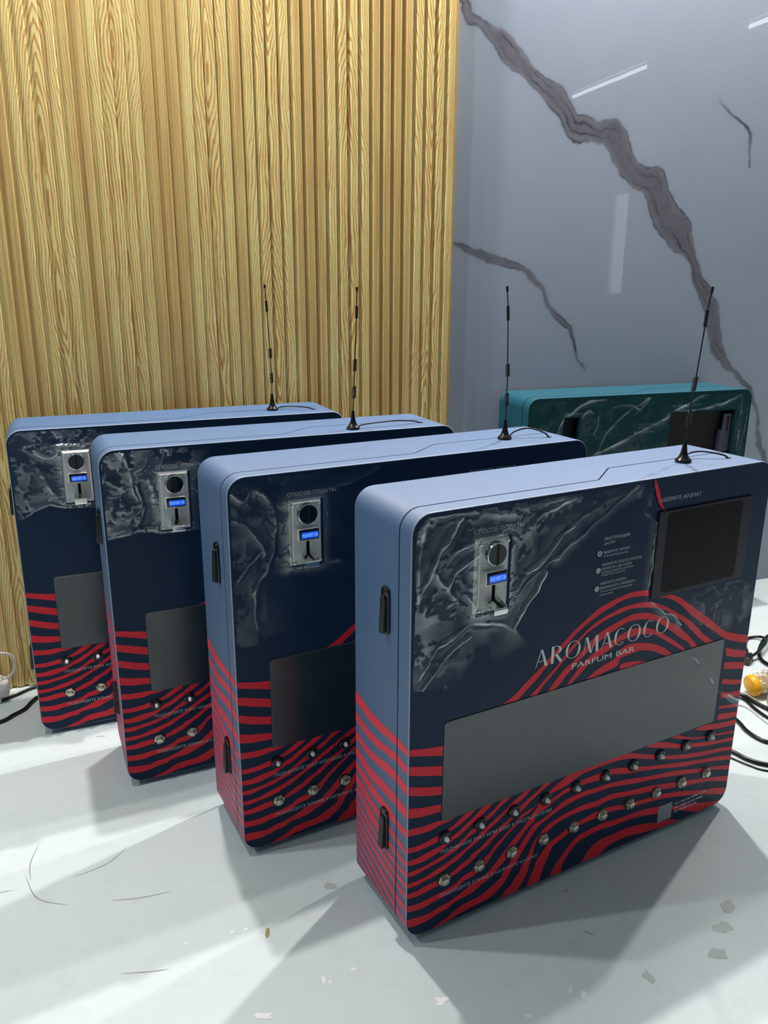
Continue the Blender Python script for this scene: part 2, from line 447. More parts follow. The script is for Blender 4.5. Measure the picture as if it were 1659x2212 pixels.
V2 = [(0.016, 1.265, 0.0021), (0.059, 1.243, 0.0129), (0.119, 1.226, 0.0229), (0.188, 1.207, 0.0143), (0.257, 1.19, 0.0086), (0.286, 1.172, 0.0129), (0.332, 1.124, 0.0086), (0.357, 1.075, 0.01), (0.403, 1.031, 0.0129), (0.442, 0.999, 0.0086), (0.469, 0.948, 0.0043), (0.488, 0.903, 0.0029), (0.506, 0.879, 0.0043), (0.515, 0.864, 0.0014)]
V3 = [(0.945, 1.721, 0.0021), (0.988, 1.692, 0.0029), (1.049, 1.66, 0.0036), (1.086, 1.627, 0.0064), (1.089, 1.585, 0.0064), (1.095, 1.525, 0.0036)]
s = np.arange(-.1, 1.62, .0036); z = np.arange(0, 2.1, .0036)
S, Zz = np.meshgrid(s, z)
def vein_fields(S, Zz):
    wu = (fbm(S*9, Zz*9, 3, 4)-.5)*.055; wv = (fbm(S*9+40, Zz*9+9, 8, 4)-.5)*.055
    fu = (fbm(S*45, Zz*45, 21, 3)-.5)*.010; fv = (fbm(S*45+7, Zz*45+3, 25, 3)-.5)*.010
    vein = np.zeros(S.shape); edge = np.zeros(S.shape)
    for pts, k in ((V1, 1.), (V2, .5), (V3, .25)):
        D, Wd = polydist(S+wu*k+fu, Zz+wv*k+fv, pts)
        sd = D-Wd*(.62+.5*fbm(S*7+3, Zz*7, 41, 2))
        vein = np.maximum(vein, np.clip(.5-sd/.006, 0, 1)*(.75+.25*np.clip(-sd/.02, 0, 1)))
        e = np.exp(-((sd+.002)/.0028)**2)*np.clip(fbm(S*14, Zz*14, 31, 3)*2.6-.85, 0, 1)
        inner = np.exp(-((D-Wd*.35)/.0022)**2)*np.clip(fbm(S*11, Zz*11, 37, 3)*3-1.35, 0, 1)*(Wd > .02)
        soft = np.exp(-np.maximum(sd, 0)/.018)*.10
        vein = np.maximum(vein, soft); edge = np.maximum(edge, np.maximum(e*.8, inner*.8))
    return vein, edge
vein, edge = vein_fields(S, Zz)
OUT_M = -.040
P = lambda a, b: (WO.x+WU.x*a+WN.x*OUT_M, WO.y+WU.y*a+WN.y*OUT_M)
X, Y = P(S, Zz)
wall_back = struct(grid_mesh('wall_back', X, Y, Zz, None, dict(vein=vein, edge=edge), M['marble']))
mb = MB()      # the rest of the slab wall, same plane, above and beside
for a, b, c, d in ((-.1, s[-1], z[-1], CEIL), (s[-1], 4.2, 0, CEIL), (-3.2, -.1, 0, CEIL)):
    mb.add([wp(a, c, OUT_M), wp(b, c, OUT_M), wp(b, d, OUT_M), wp(a, d, OUT_M)], [(0, 1, 2, 3)])
o = mb.build('slab_panel', M['marble'], wall_back, fixn=False)

# fluted wood cladding: a backing sheet and one object per flute
mb = MB(); L = 2.05; BK = -.0065
v = [(-L, OUT_M, 0), (0, OUT_M, 0), (0, BK, 0), (-L, BK, 0)]
pts = [wp(a, h, b) for h in (.002, CEIL-.002) for a, b, _ in v]
mb.add(pts, [(0, 1, 2, 3), (4, 5, 6, 7), (0, 1, 5, 4), (1, 2, 6, 5), (2, 3, 7, 6), (3, 0, 4, 7)])
wall_left = struct(mb.build('wall_left', M['wood']))
PER = .0322; SW = .0215
prof = [(0, BK), (.0016, -.0014), (.0034, 0), (SW-.0030, 0), (SW-.0012, -.0012), (SW+.0012, BK)]
mb = MB(); n = len(prof)
for h in (.003, CEIL-.003):
    for a, b in prof:
        q = WU*a + WN*b; mb.v.append((q.x, q.y, h))
mb.f = [(k, k+1, n+k+1, n+k) for k in range(n-1)]+[tuple(range(n)), tuple(range(n, 2*n))]; mb.mi = [0]*(n-1)+[0, 0]
first = None
for k in range(63):
    s0 = -.0085-SW-k*PER
    if s0 < -L: break
    if first is None:
        o = mb.build('slat', [M['wood']], wall_left); first = o
    else:
        o = first.copy(); COL.objects.link(o); o.parent = wall_left
    q = WO+WU*s0; o.location = (q.x, q.y, 0)
# shadow under the cladding, put in as a dark-coloured strip
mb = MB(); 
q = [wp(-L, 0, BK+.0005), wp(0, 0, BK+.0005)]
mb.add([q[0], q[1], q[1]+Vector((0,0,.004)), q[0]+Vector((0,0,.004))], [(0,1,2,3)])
mb.build('shadow_strip', M['base_shadow'], wall_left, fixn=False)

# far partition with a narrow bright window, only seen mirrored in the marble
XP = 6.0
mb = MB(); y0, y1, z0, z1 = -1.30, -1.10, 1.03, 2.05
mb.box(XP, XP+.1, -6, y0, 0, CEIL); mb.box(XP, XP+.1, y1, 2.6, 0, CEIL)
mb.box(XP, XP+.1, y0, y1, 0, z0); mb.box(XP, XP+.1, y0, y1, z1, CEIL)
wall_right = struct(mb.build('wall_right', M['partition']))
mb = MB(); mb.box(XP+.05, XP+.06, y0, y1, z0, z1)
win = struct(mb.build('window_1', M['bright_pane']))
mb = MB(); mb.box(XP-.02, XP+.04, y0-.05, y1+.5, z0-.02, z0); mb.box(XP-.01, XP+.06, y0, y0+.018, z0, z1)
mb.build('window_frame', M['white_plastic'], win)

# marks on the painted floor
rnd = random.Random(4)
def blot(name, mat, x, y, rx, ry, rot, n=11, jag=.35, z=.0004):
    mb = MB(); pts = []
    for k in range(n):
        a = 2*math.pi*k/n; r = 1+rnd.uniform(-jag, jag)
        px, py = rx*r*math.cos(a), ry*r*math.sin(a)
        pts.append((x+px*math.cos(rot)-py*math.sin(rot), y+px*math.sin(rot)+py*math.cos(rot), z))
    mb.add(pts, [tuple(range(n))]); return mb.build(name, mat, floor, fixn=False)
for a in [(-.21, 1.192, .004, .013, .1)]: blot('glue_stain', M['stain_brown'], *a, jag=.15)
for a in [(-.100, 1.310, .012, .010, 0), (.631, 1.208, .018, .013, .3), (.665, 1.262, .016, .012, 1.), (.46, 1.098, .014, .009, 2.), (.60, 1.150, .02, .012, .2), (.36, 1.30, .006, .004, 0), (-.66, 1.86, .012, .006, .4), (-.74, 1.845, .012, .004, .1)]: blot('scuff_stain', M['stain_grey'], *a)
for a in [(-.099, 1.088, .004, .012, .1), (-.088, 1.086, .004, .004, 0), (.339, 1.061, .004, .010, -.2), (.318, 1.068, .002, .012, -.4), (-.05, 1.112, .006, .003, .4), (-.275, 1.192, .004, .003, 0), (-.252, 1.199, .004, .003, .4), (-.355, 1.166, .003, .003, 0), (.10, 1.05, .012, .008, .2), (.24, 1.02, .005, .004, 0), (-.19, 1.02, .014, .006, 0), (.0, 1.27, .003, .003, 0), (1.19, 2.15, .01, .004, .8), (1.36, 2.6, .008, .005, .5)]: blot('paint_fleck', M['fleck'], *a, n=8, jag=.5)
def scr(pts, w=.0012, mat='scratch'):
    mb = MB(); P2 = catmull([Vector((x, y, .0003)) for x, y in pts], 5); n = len(P2); vs = []
    for i, p in enumerate(P2):
        t = (P2[min(i+1, n-1)]-P2[max(i-1, 0)]).normalized(); q = Vector((-t.y, t.x, 0))*w*math.sin(math.pi*(i+.6)/(n+.2))
        vs += [p+q, p-q]
    mb.add(vs, [(2*i, 2*i+1, 2*i+3, 2*i+2) for i in range(n-1)]); mb.build('scratch', M[mat], floor, fixn=False)
for p in ([(-.718, 1.337), (-.668, 1.274), (-.603, 1.257)], [(-.728, 1.43), (-.722, 1.37), (-.70, 1.32)], [(-.539, 1.420), (-.565, 1.37), (-.62, 1.33)], [(-.523, 1.269), (-.47, 1.276), (-.413, 1.294)], [(-.80, 1.27), (-.76, 1.285), (-.72, 1.295)], [(.006, 1.29), (.001, 1.275)], [(.37, 1.20), (.39, 1.19)], [(-.45, 1.10), (-.40, 1.105), (-.37, 1.11)]): scr(p)

# ------------------------------------------------------------------ the dispensers
W_, H_, D_, FT = 0.8473, 0.7970, 0.1952, 0.012
R_ = 0.036; SEAM = .0375; GAP = .0017
FS= [[[(0,779),(25,777),(80,765),(138,756)],[(1,756),(58,741),(137,719)]],[[(1,716),(42,705),(90,691),(137,678)],[(2,683),(43,669),(137,640)]],[[(2,638),(44,624),(95,608),(137,598)],[(2,604),(73,580),(136,564)]],[[(1,553),(46,541),(88,533),(137,524)],[(2,514),(46,504),(89,499),(137,496)]],[[(2,469),(47,462),(84,460),(127,461),(149,454),(197,451)],[(3,441),(48,435),(91,433),(134,440),(160,441),(197,451)]],[[(1,393),(37,389),(73,391),(110,397),(140,401),(166,410),(194,420),(231,443),(252,453),(282,451)],[(1,372),(37,368),(77,369),(111,373),(135,378),(166,394),(185,400),(213,409),(232,417),(251,427),(268,437),(282,451)]],[[(2,340),(38,338),(74,344),(102,348),(139,352),(167,362),(182,373),(214,384),(233,396),(256,410),(290,429),(317,448),(328,456),(359,451)],[(2,319),(38,315),(75,315),(112,323),(144,332),(160,342),(187,355),(215,363),(234,372),(245,380),(272,396),(297,406),(326,424),(349,439),(359,450)]],[[(2,291),(39,291),(75,293),(113,300),(150,308),(188,318),(224,339),(235,347),(246,353),(282,377),(304,389),(327,401),(350,412),(374,424),(405,450),(445,449)],[(3,273),(39,270),(80,278),(113,283),(141,287),(169,297),(208,307),(235,328),(264,346),(291,355),(338,384),(361,396),(390,418),(420,435),(445,448)]],[[(3,244),(40,243),(77,245),(114,256),(151,264),(189,276),(228,291),(237,299),(275,313),(314,343),(333,353),(357,367),(382,381),(412,395),(442,414),(468,430),(444,415),(495,443),(517,454),(547,454)],[(3,225),(40,224),(77,229),(114,233),(152,241),(190,256),(209,260),(237,276),(266,293),(305,311),(328,328),(354,345),(383,359),(413,380),(443,396),(473,405),(452,398),(477,413),(509,426),(547,453)]],[[(4,201),(40,199),(77,205),(106,208),(138,209),(172,214),(201,223),(239,242),(266,249),(277,262),(317,278),(344,296),(371,315),(399,336),(437,353),(489,391),(520,407),(578,436),(604,452),(649,452)],[(4,180),(41,176),(78,178),(116,183),(144,185),(184,199),(211,206),(240,216),(279,234),(317,260),(345,272),(376,296),(404,313),(436,334),(456,348),(497,367),(537,394),(551,393),(599,429),(649,451)]],[[(4,149),(41,143),(79,143),(86,143),(126,149),(155,151),(207,162),(241,181),(271,187),(300,200),(326,218),(359,238),(378,258),(418,286),(448,306),(474,324),(498,349),(539,362),(556,364),(596,378),(628,407),(654,423),(694,440),(728,452),(799,450),(942,455),(1041,448),(1095,429),(1208,388),(1271,366),(1383,338),(1508,315),(1612,299),(1702,283)],[(5,122),(42,116),(79,115),(117,122),(146,125),(175,129),(214,140),(242,158),(268,160),(298,168),(343,191),(380,237),(409,260),(439,286),(469,306),(489,327),(517,342),(540,349),(569,366),(598,352),(629,385),(649,397),(714,406),(783,430),(836,434),(944,435),(1030,426),(1121,397),(1211,367),(1273,348),(1386,316),(1512,292),(1615,280),(1698,264)]],[[(5,90),(24,87),(61,82),(99,79),(137,88),(176,92),(205,100),(244,113),(263,122),(303,134),(343,145),(367,163),(391,182),(414,205),(434,225),(454,245),(482,266),(512,290),(532,311),(523,357),(583,364),(651,371),(698,389),(747,395),(785,404),(894,406),(948,405),(1054,379),(1113,363),(1220,336),(1364,304),(1515,274),(1620,255),(1706,236)],[(6,56),(43,49),(81,49),(119,56),(148,63),(177,66),(206,80),(245,85),(285,89),(325,107),(365,122),(401,150),(431,174),(445,189),(464,215),(494,241),(534,282),(565,299),(573,327),(626,339),(652,355),(700,370),(748,378),(802,380),(898,374),(951,377),(1057,350),(1115,341),(1222,318),(1368,281),(1519,255),(1702,217)]],[[(109,2),(139,15),(178,26),(197,35),(221,47),(246,52),(276,55),(317,57),(347,67),(377,80),(418,102),(424,118),(437,135),(455,154),(473,178),(495,203),(508,224),(542,263),(566,286),(602,294),(656,316),(703,337),(737,344),(809,348),(883,343),(955,338),(1043,325),(1180,297),(1321,275),(1472,238),(1576,215),(1704,188)],[(113,-3),(151,1),(194,9),(228,18),(247,19),(277,24),(316,25),(361,30),(386,38),(400,48),(431,68),(450,95),(466,119),(486,142),(498,151),(515,183),(537,213),(561,242),(587,269),(620,282),(671,301),(740,318),(811,325),(904,319),(958,317),(1091,291),(1229,269),(1375,239),(1501,211),(1579,198),(1701,165)]],[[(407,0),(427,16),(445,35),(470,50),(488,75),(504,87),(516,114),(534,133),(541,151),(553,171),(565,201),(600,235),(639,259),(726,278),(815,285),(889,279),(962,283),(1072,263),(1186,247),(1281,227),(1365,207),(1420,197),(1533,170),(1586,158),(1699,131)],[(409,-1),(491,1),(509,19),(523,34),(537,57),(545,71),(553,109),(566,141),(582,204),(622,214),(641,232),(692,252),(745,259),(818,259),(892,252),(964,258),(1098,234),(1219,212),(1334,190),(1429,170),(1562,145),(1699,102)]],[[(547,1),(556,35),(571,66),(589,108),(614,140),(646,170),(681,182),(743,205),(803,215),(895,228),(968,223),(1058,201),(1112,197),(1213,185),(1275,177),(1388,152),(1544,107),(1596,98),(1695,68)],[(551,1),(600,-4),(627,64),(663,141),(667,136),(693,158),(738,174),(805,194),(898,197),(971,198),(1060,181),(1114,175),(1221,163),(1293,150),(1392,127),(1548,82),(1680,34)]],[[(663,2),(675,34),(714,78),(744,109),(785,140),(828,150),(940,158),(976,151),(1065,145),(1155,140),(1250,122),(1349,91),(1450,67),(1555,38),(1660,2)],[(665,0),(714,-2),(725,37),(754,79),(795,113),(849,125),(924,131),(979,123),(1067,121),(1159,109),(1250,87),(1347,72),(1430,38),(1531,0),(1657,2)]],[[(820,2),(857,45),(892,72),(948,81),(984,80),(1072,81),(1165,67),(1261,39),(1334,28),(1391,4)],[(824,0),(922,4),(933,12),(973,31),(1073,38),(1171,21),(1290,5),(1392,3)]],[[(385,848),(431,870),(485,909),(543,947),(593,988),(641,1023),(693,1062),(749,1096),(807,1127),(867,1145),(910,1152),(973,1160),(1055,1151),(1122,1129),(1219,1095),(1282,1056),(1363,1000),(1448,942),(1524,884),(1620,846),(1704,827)],[(451,847),(476,868),(530,907),(573,947),(624,988),(658,1010),(706,1049),(771,1085),(830,1109),(878,1123),(912,1134),(975,1139),(1055,1128),(1125,1108),(1163,1099),(1234,1062),(1315,995),(1398,938),(1472,888),(1542,842),(1627,809),(1709,791)]],[[(502,846),(540,875),(588,913),(624,941),(679,995),(724,1028),(773,1061),(832,1085),(893,1099),(915,1105),(979,1109),(1059,1104),(1139,1074),(1210,1035),(1293,984),(1349,941),(1406,891),(1467,848)],[(537,845),(571,880),(625,927),(662,959),(710,1001),(755,1038),(814,1062),(874,1080),(918,1086),(981,1092),(1071,1077),(1142,1056),(1192,1028),(1271,976),(1326,927),(1384,877),(1424,848)]],[[(587,846),(629,889),(666,921),(700,939),(741,974),(798,1015),(858,1039),(921,1055),(984,1067),(1065,1057),(1122,1033),(1177,1003),(1239,964),(1304,914),(1374,848)],[(621,843),(669,886),(717,925),(763,958),(814,988),(874,1012),(924,1032),(979,1041),(1055,1032),(1112,1013),(1183,966),(1256,913),(1310,879),(1339,848)]],[[(676,848),(709,883),(746,918),(805,952),(865,973),(929,993),(983,1005),(1051,998),(1107,978),(1167,944),(1235,900),(1305,847)],[(697,848),(750,886),(780,910),(828,929),(881,945),(932,968),(987,973),(1041,972),(1110,956),(1160,927),(1212,894),(1285,847)]],[[(774,848),(809,868),(854,885),(916,902),(936,932),(978,943),(1045,935),(1116,914),(1176,884),(1226,847)],[(821,846),(878,858),(925,866),(940,894),(983,900),(1050,902),(1111,886),(1145,869),(1191,845)]],[[(921,843),(944,849),(943,867),(1001,866),(1085,847)],[(945,844),(946,846),(1012,845),(1085,846)]],[[(1553,797),(1635,769),(1703,753)],[(1563,758),(1630,736),(1697,724)]],[[(1558,728),(1646,709),(1706,696)],[(1561,696),(1653,675),(1703,667)]],[[(1558,651),(1635,628),(1705,616)],[(1561,625),(1639,604),(1704,594)]],[[(1562,586),(1618,571),(1702,562)],[(1565,557),(1623,546),(1705,530)]],[[(1564,519),(1630,507),(1698,497)],[(1562,506),(1633,493),(1701,482)]],[[(1564,481),(1632,468),(1705,459)],[(1562,451),(1627,441),(1702,433)]],[[(1428,446),(1486,448),(1588,430),(1702,419)],[(1439,439),(1490,422),(1593,404),(1702,394)]],[[(1282,447),(1328,448),(1354,432),(1425,407),(1496,391),(1587,379),(1650,370),(1703,364)],[(1326,429),(1396,406),(1497,382),(1594,369),(1652,359),(1702,352)]],[[(1137,449),(1194,452),(1261,432),(1350,396),(1415,380),(1501,362),(1604,342),(1698,332)],[(1142,444),(1208,422),(1304,391),(1368,370),(1428,357),(1504,341),(1607,326),(1699,312)]]]
SS= [[[(387,815),(346,811),(277,791),(198,785),(126,786),(73,788),(3,780)],[(387,771),(347,765),(291,748),(211,746),(147,750),(81,754),(6,753)]],[[(388,729),(347,721),(287,707),(210,708),(138,715),(72,723),(7,713)],[(386,694),(347,684),(287,671),(219,672),(146,683),(76,689),(6,682)]],[[(386,649),(348,642),(291,629),(223,634),(154,648),(71,650),(7,636)],[(386,618),(348,610),(292,597),(219,600),(145,608),(74,610),(8,601)]],[[(386,581),(324,568),(264,554),(188,558),(123,559),(65,557),(9,548)],[(385,545),(325,528),(264,511),(187,514),(127,516),(72,512),(8,508)]],[[(387,517),(325,505),(255,492),(196,484),(126,480),(73,462),(7,463)],[(386,484),(325,469),(264,449),(196,445),(129,434),(78,433),(11,433)]],[[(386,461),(325,449),(264,429),(213,416),(126,400),(72,395),(10,383)],[(385,428),(325,410),(264,393),(193,376),(126,373),(77,368),(9,363)]],[[(387,411),(325,395),(264,378),(192,349),(126,340),(76,336),(9,334)],[(387,382),(326,366),(276,333),(192,321),(128,317),(76,312),(8,312)]],[[(385,357),(305,326),(220,305),(130,291),(75,288),(8,290)],[(385,336),(305,304),(220,284),(130,268),(75,267),(7,269)]],[[(386,318),(305,291),(220,265),(138,252),(75,246),(7,247)],[(386,297),(305,269),(220,243),(137,230),(74,225),(6,224)]],[[(386,273),(305,250),(219,227),(137,215),(74,204),(6,204)],[(386,254),(306,230),(219,205),(137,190),(74,182),(5,179)]],[[(386,240),(306,211),(219,183),(137,165),(73,155),(4,150)],[(387,218),(306,188),(219,160),(136,140),(73,127),(4,120)]],[[(387,197),(306,169),(219,141),(136,118),(72,102),(3,84)],[(387,176),(306,149),(219,119),(136,93),(72,77),(2,60)]],[[(387,152),(306,126),(219,96),(135,68),(56,47)],[(388,133),(306,106),(219,77),(135,45),(76,42)]],[[(388,113),(306,86),(219,61),(135,42)],[(388,96),(306,66),(219,41),(168,39)]],[[(388,69),(336,54),(277,39)],[(389,49),(355,37),(306,36)]]]
POSE=[(0.0426,1.1618,0.5057),(-0.2849,1.3898,0.4890),(-0.5972,1.6230,0.4189),(-0.8906,1.8432,0.3996),(0.4375,2.4156,0.3306)]

def outline(n=7):
    """rounded rectangle, counter-clockwise, with the points where the lid seam steps back"""
    o = rrect(0, W_, 0, H_, R_, n)
    out = []
    for i, p in enumerate(o):
        out.append(p)
        if i == n:                       # end of the top right corner -> run along the top towards the left
            out += [(.66, H_), (.4972, H_), (.4128, H_), (.2, H_)]
    return out
def seam_w(p):
    u, v = p
    if v > H_-.002:
        if u >= .4972: return .100
        if u > .4128: return SEAM+(.100-SEAM)*(u-.4128)/(.4972-.4128)
        return SEAM
    if u > W_-R_ and v > H_-R_-.001: return .100
    if u > W_-.001 and v > .3: return SEAM+(.100-SEAM)*(v-.3)/(H_-R_-.3) if v < H_-R_ else .100
    return SEAM
OUTL = outline()
def face_cap(mb, loop, yfun, holes=(), mi=0):
    polys = [[Vector((p[0], p[1], 0)) for p in q] for q in [loop]+list(holes)]
    flat = [(p[0], yfun(p), p[1]+FT) for q in [loop]+list(holes) for p in q]
    mb.add(flat, tessellate_polygon(polys), mi)
def rings(mb, rr, mi=0):
    n = len(rr[0]); vs = [q for r in rr for q in r]
    mb.add(vs, [(j*n+k, j*n+(k+1) % n, (j+1)*n+(k+1) % n, (j+1)*n+k) for j in range(len(rr)-1) for k in range(n)], mi)
def make_shell(root, side_mat, front_mat, holes=(), rim_mat=None):
    ins = inset(OUTL, .0016); inn = inset(OUTL, .004)
    at = lambda L, f: [(p[0], f(q), p[1]+FT) for p, q in zip(L, OUTL)]
    mb = MB()
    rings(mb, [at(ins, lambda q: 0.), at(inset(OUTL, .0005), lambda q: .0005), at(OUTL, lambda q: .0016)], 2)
    rings(mb, [at(OUTL, lambda q: .0016), at(OUTL, lambda q: seam_w(q)-GAP), at(inn, lambda q: seam_w(q)-GAP)], 0)
    for h in holes: rings(mb, [[(p[0], 0, p[1]+FT) for p in h], [(p[0], .012, p[1]+FT) for p in h]], 1)
    face_cap(mb, ins, lambda p: 0., holes, 1)
    door = mb.build('door_panel', [side_mat, front_mat, rim_mat or M['pale_edge']], root, smooth=32)
    mb = MB()
    rings(mb, [at(inn, lambda q: seam_w(q)+GAP), at(OUTL, lambda q: seam_w(q)+GAP), at(OUTL, lambda q: D_-.002), at(ins, lambda q: D_)], 0)
    face_cap(mb, ins, lambda p: D_)
    body = mb.build('body', [side_mat], root, smooth=32)
    return door, body

def print_mesh(polys, y, name, mat, parent):
    mb = MB()
    for p in polys:
        mb.add([(a, y, b+FT) for a, b in p], tessellate_polygon([[Vector((a, b, 0)) for a, b in p]]))
    return mb.build(name, mat, parent, fixn=False)
def clampface(u, v):
    e = .0022; u = min(max(u, e), W_-e); v = min(max(v, e), H_-e)
    for cx, cz, sx, sz in ((R_, R_, -1, -1), (W_-R_, R_, 1, -1), (W_-R_, H_-R_, 1, 1)):
        if (u-cx)*sx > 0 and (v-cz)*sz > 0:
            d = math.hypot(u-cx, v-cz)
            if d > R_-e: u, v = cx+(u-cx)*(R_-e)/d, cz+(v-cz)*(R_-e)/d
    return u, v
def smooth_edge(pts, k=4):
    return [(p.x, p.y) for p in catmull([Vector((a, b, 0)) for a, b in pts], k)]
def front_stripes(parent):
    polys = []
    for up, lo in FS:
        e = []
        for L in (up, lo):
            L = [(a/2000, b/2000) for a, b in L]
            q = [L[0]]
            for p in L[1:]:                       # drop points that fold back where two tracings join
                if math.hypot(p[0]-q[-1][0], p[1]-q[-1][1]) > .008 and (p[0] > q[-1][0]-.004): q.append(p)
            if q[0][0] < .012: q[0] = (.0022, q[0][1])
            if q[-1][0] > W_-.02: q[-1] = (W_-.0022, q[-1][1])
            e.append([clampface(*p) for p in smooth_edge(q)])
        polys.append(e[0]+e[1][::-1])
    return print_mesh(polys, -.0003, 'stripe_print', M['red'], parent)
def side_stripes(body, door):
    mb, md = MB(), MB()
    def uo(v, off=.0003):
        if v < R_:
            return R_-math.sqrt(max(R_*R_-(R_-v)**2, 0))-off*.7
        return -off
    for up, lo in SS:
        U = np.array(up, float)/2000; L = np.array(lo, float)/2000
        ws = np.linspace(min(U[0, 0], D_-.0022), max(min(U[-1, 0], L[-1, 0]), .0017), 29)
        if U[-1, 0] < .01: ws[-1] = .0017
        if U[0, 0] > .18: ws[0] = D_-.0022
        vu = np.interp(ws, U[::-1, 0], U[::-1, 1]); vl = np.interp(ws, L[::-1, 0], L[::-1, 1])
        vu = np.maximum(vu, .003); vl = np.maximum(vl, .003)
        if np.any(vu-vl < .0008): vl = np.minimum(vl, vu-.0005)
        for tgt, lo_w, hi_w in ((md, 0, SEAM-GAP), (mb, SEAM+GAP, D_)):
            ks = [k for k in range(len(ws)) if lo_w <= ws[k] <= hi_w]
            W2 = sorted({*[ws[k] for k in ks], *( [hi_w] if ws[0] > hi_w else []), *([lo_w] if (lo_w > 0 and ws[-1] < lo_w) else [])}, reverse=True)
            if len(W2) < 2: continue
            A = np.interp(W2, ws[::-1], vu[::-1]); B = np.interp(W2, ws[::-1], vl[::-1]); vs = []
            for q, a, b in zip(W2, A, B):
                vs += [(uo(t), q, t+FT) for t in (a, (a+b)/2, b)]
            n = len(W2)
            tgt.add(vs, [(3*i+j, 3*i+j+1, 3*i+j+4, 3*i+j+3) for i in range(n-1) for j in (0, 1)])
    mb.build('stripe_print', M['red_side'], body, fixn=False)['kind'] = 'stuff'
    md.build('side_stripe_print', M['red_side'], door, fixn=False)['kind'] = 'stuff'

def text_polys(txt):
    c = bpy.data.curves.new('t', 'FONT'); c.body = txt; c.resolution_u = 2; c.fill_mode = 'FRONT'
    o = bpy.data.objects.new('t', c); COL.objects.link(o); dg = bpy.context.evaluated_depsgraph_get()
    me = bpy.data.meshes.new_from_object(o.evaluated_get(dg))
    v = [(p.co.x, p.co.y) for p in me.vertices]; f = [tuple(q.vertices) for q in me.polygons]
    bpy.data.objects.remove(o); bpy.data.meshes.remove(me); bpy.data.curves.remove(c); return v, f
def put_text(mb, txt, u0, u1, v0, v1, y):
    v, f = text_polys(txt)
    xs = [p[0] for p in v]; x0, x1 = min(xs), max(xs); cap = .729
    mb.add([(u0+(a-x0)/(x1-x0)*(u1-u0), y, v0+b/cap*(v1-v0)+FT) for a, b in v], f)
def put_disc(mb, cu, cv, r, y, txt=None):
    n = 20; mb.add([(cu+r*math.cos(2*math.pi*k/n), y, cv+r*math.sin(2*math.pi*k/n)+FT) for k in range(n)], [tuple(range(n))])

def logo(mb, y):
    """high-contrast capitals A R O M A C O C O"""
    v0, v1 = .4768, .5108; h = v1-v0
    def poly(*p): mb.add([(a, y, b+FT) for a, b in p], tessellate_polygon([[Vector((a, b, 0)) for a, b in p]]))
    def A(x0, x1):
        xm = x0+(x1-x0)*.42; t, T = .0009, .0062
        poly((x0, v0), (x0+t*1.4, v0), (xm+t*.9, v1-.004), (xm, v1)); poly((xm-.0004, v1), (xm+T*.55, v1), (x1+.0004, v0), (x1-T, v0))
        poly((x0+.0055, v0+h*.31), (x1-T+.0004, v0+h*.31), (x1-T-.0003, v0+h*.345), (x0+.0065, v0+h*.345))
    def ring(x0, x1, a0, a1, thick=.0056, thin=.0010, n=40):
        cx, cz, rx, rz = (x0+x1)/2, (v0+v1)/2, (x1-x0)/2, h/2+.0006; o, i = [], []
        for k in range(n+1):
            a = math.radians(a0+(a1-a0)*k/n); c, s = math.cos(a), math.sin(a)
            w = thin+(thick-thin)*abs(math.cos(a+.35))**1.6
            o.append((cx+rx*c, cz+rz*s)); i.append((cx+(rx-w)*c, cz+(rz-thin*1.1)*s))
        vs = [(p[0], y, p[1]+FT) for p in o+i]; m = n+1
        mb.add(vs, [(k, k+1, m+k+1, m+k) for k in range(n)])
    def Rr(x0, x1):
        S = x0+.0016; T = .0062
        poly((S, v0), (S+T, v0), (S+T, v1), (S, v1))
        cx, cz, rx, rz = S+T, v1-h*.27, (x1-S-T)*.84, h*.27; n = 18; o, i = [], []
        for k in range(n+1):
            a = math.radians(90-180*k/n); c, s = math.cos(a), math.sin(a); w = .001+.0046*c**1.5 if c > 0 else .001
            o.append((cx+rx*c, cz+rz*s)); i.append((cx+max(rx-w, 0)*c, cz+(rz-.0011)*s))
        mb.add([(p[0], y, p[1]+FT) for p in o+i], [(k, k+1, n+2+k, n+1+k) for k in range(n)])
        poly((S+T+.002, cz-rz+.001), (S+T+.0085, cz-rz+.001), (x1+.0008, v0), (x1-T, v0))
    def Mm(x0, x1):
        xm = (x0+x1)/2
        poly((x0, v0), (x0+.0010, v0), (x0+.0038, v1), (x0+.0028, v1))
        poly((x0+.0030, v1), (x0+.0088, v1), (xm+.0030, v0), (xm-.0022, v0))
        poly((xm+.0006, v0), (xm+.0020, v0), (x1-.0058, v1), (x1-.0074, v1))
        poly((x1-.0078, v1), (x1-.0018, v1), (x1+.0010, v0), (x1-.0052, v0))
    A(.2605, .2883); Rr(.2945, .3228); ring(.3296, .3649, 0, 360); Mm(.3735, .4086); A(.4165, .4445)
    ring(.449, .478, 48, 315); ring(.4828, .5172, 0, 360); ring(.5245, .5525, 48, 315); ring(.5585, .5935, 0, 360)

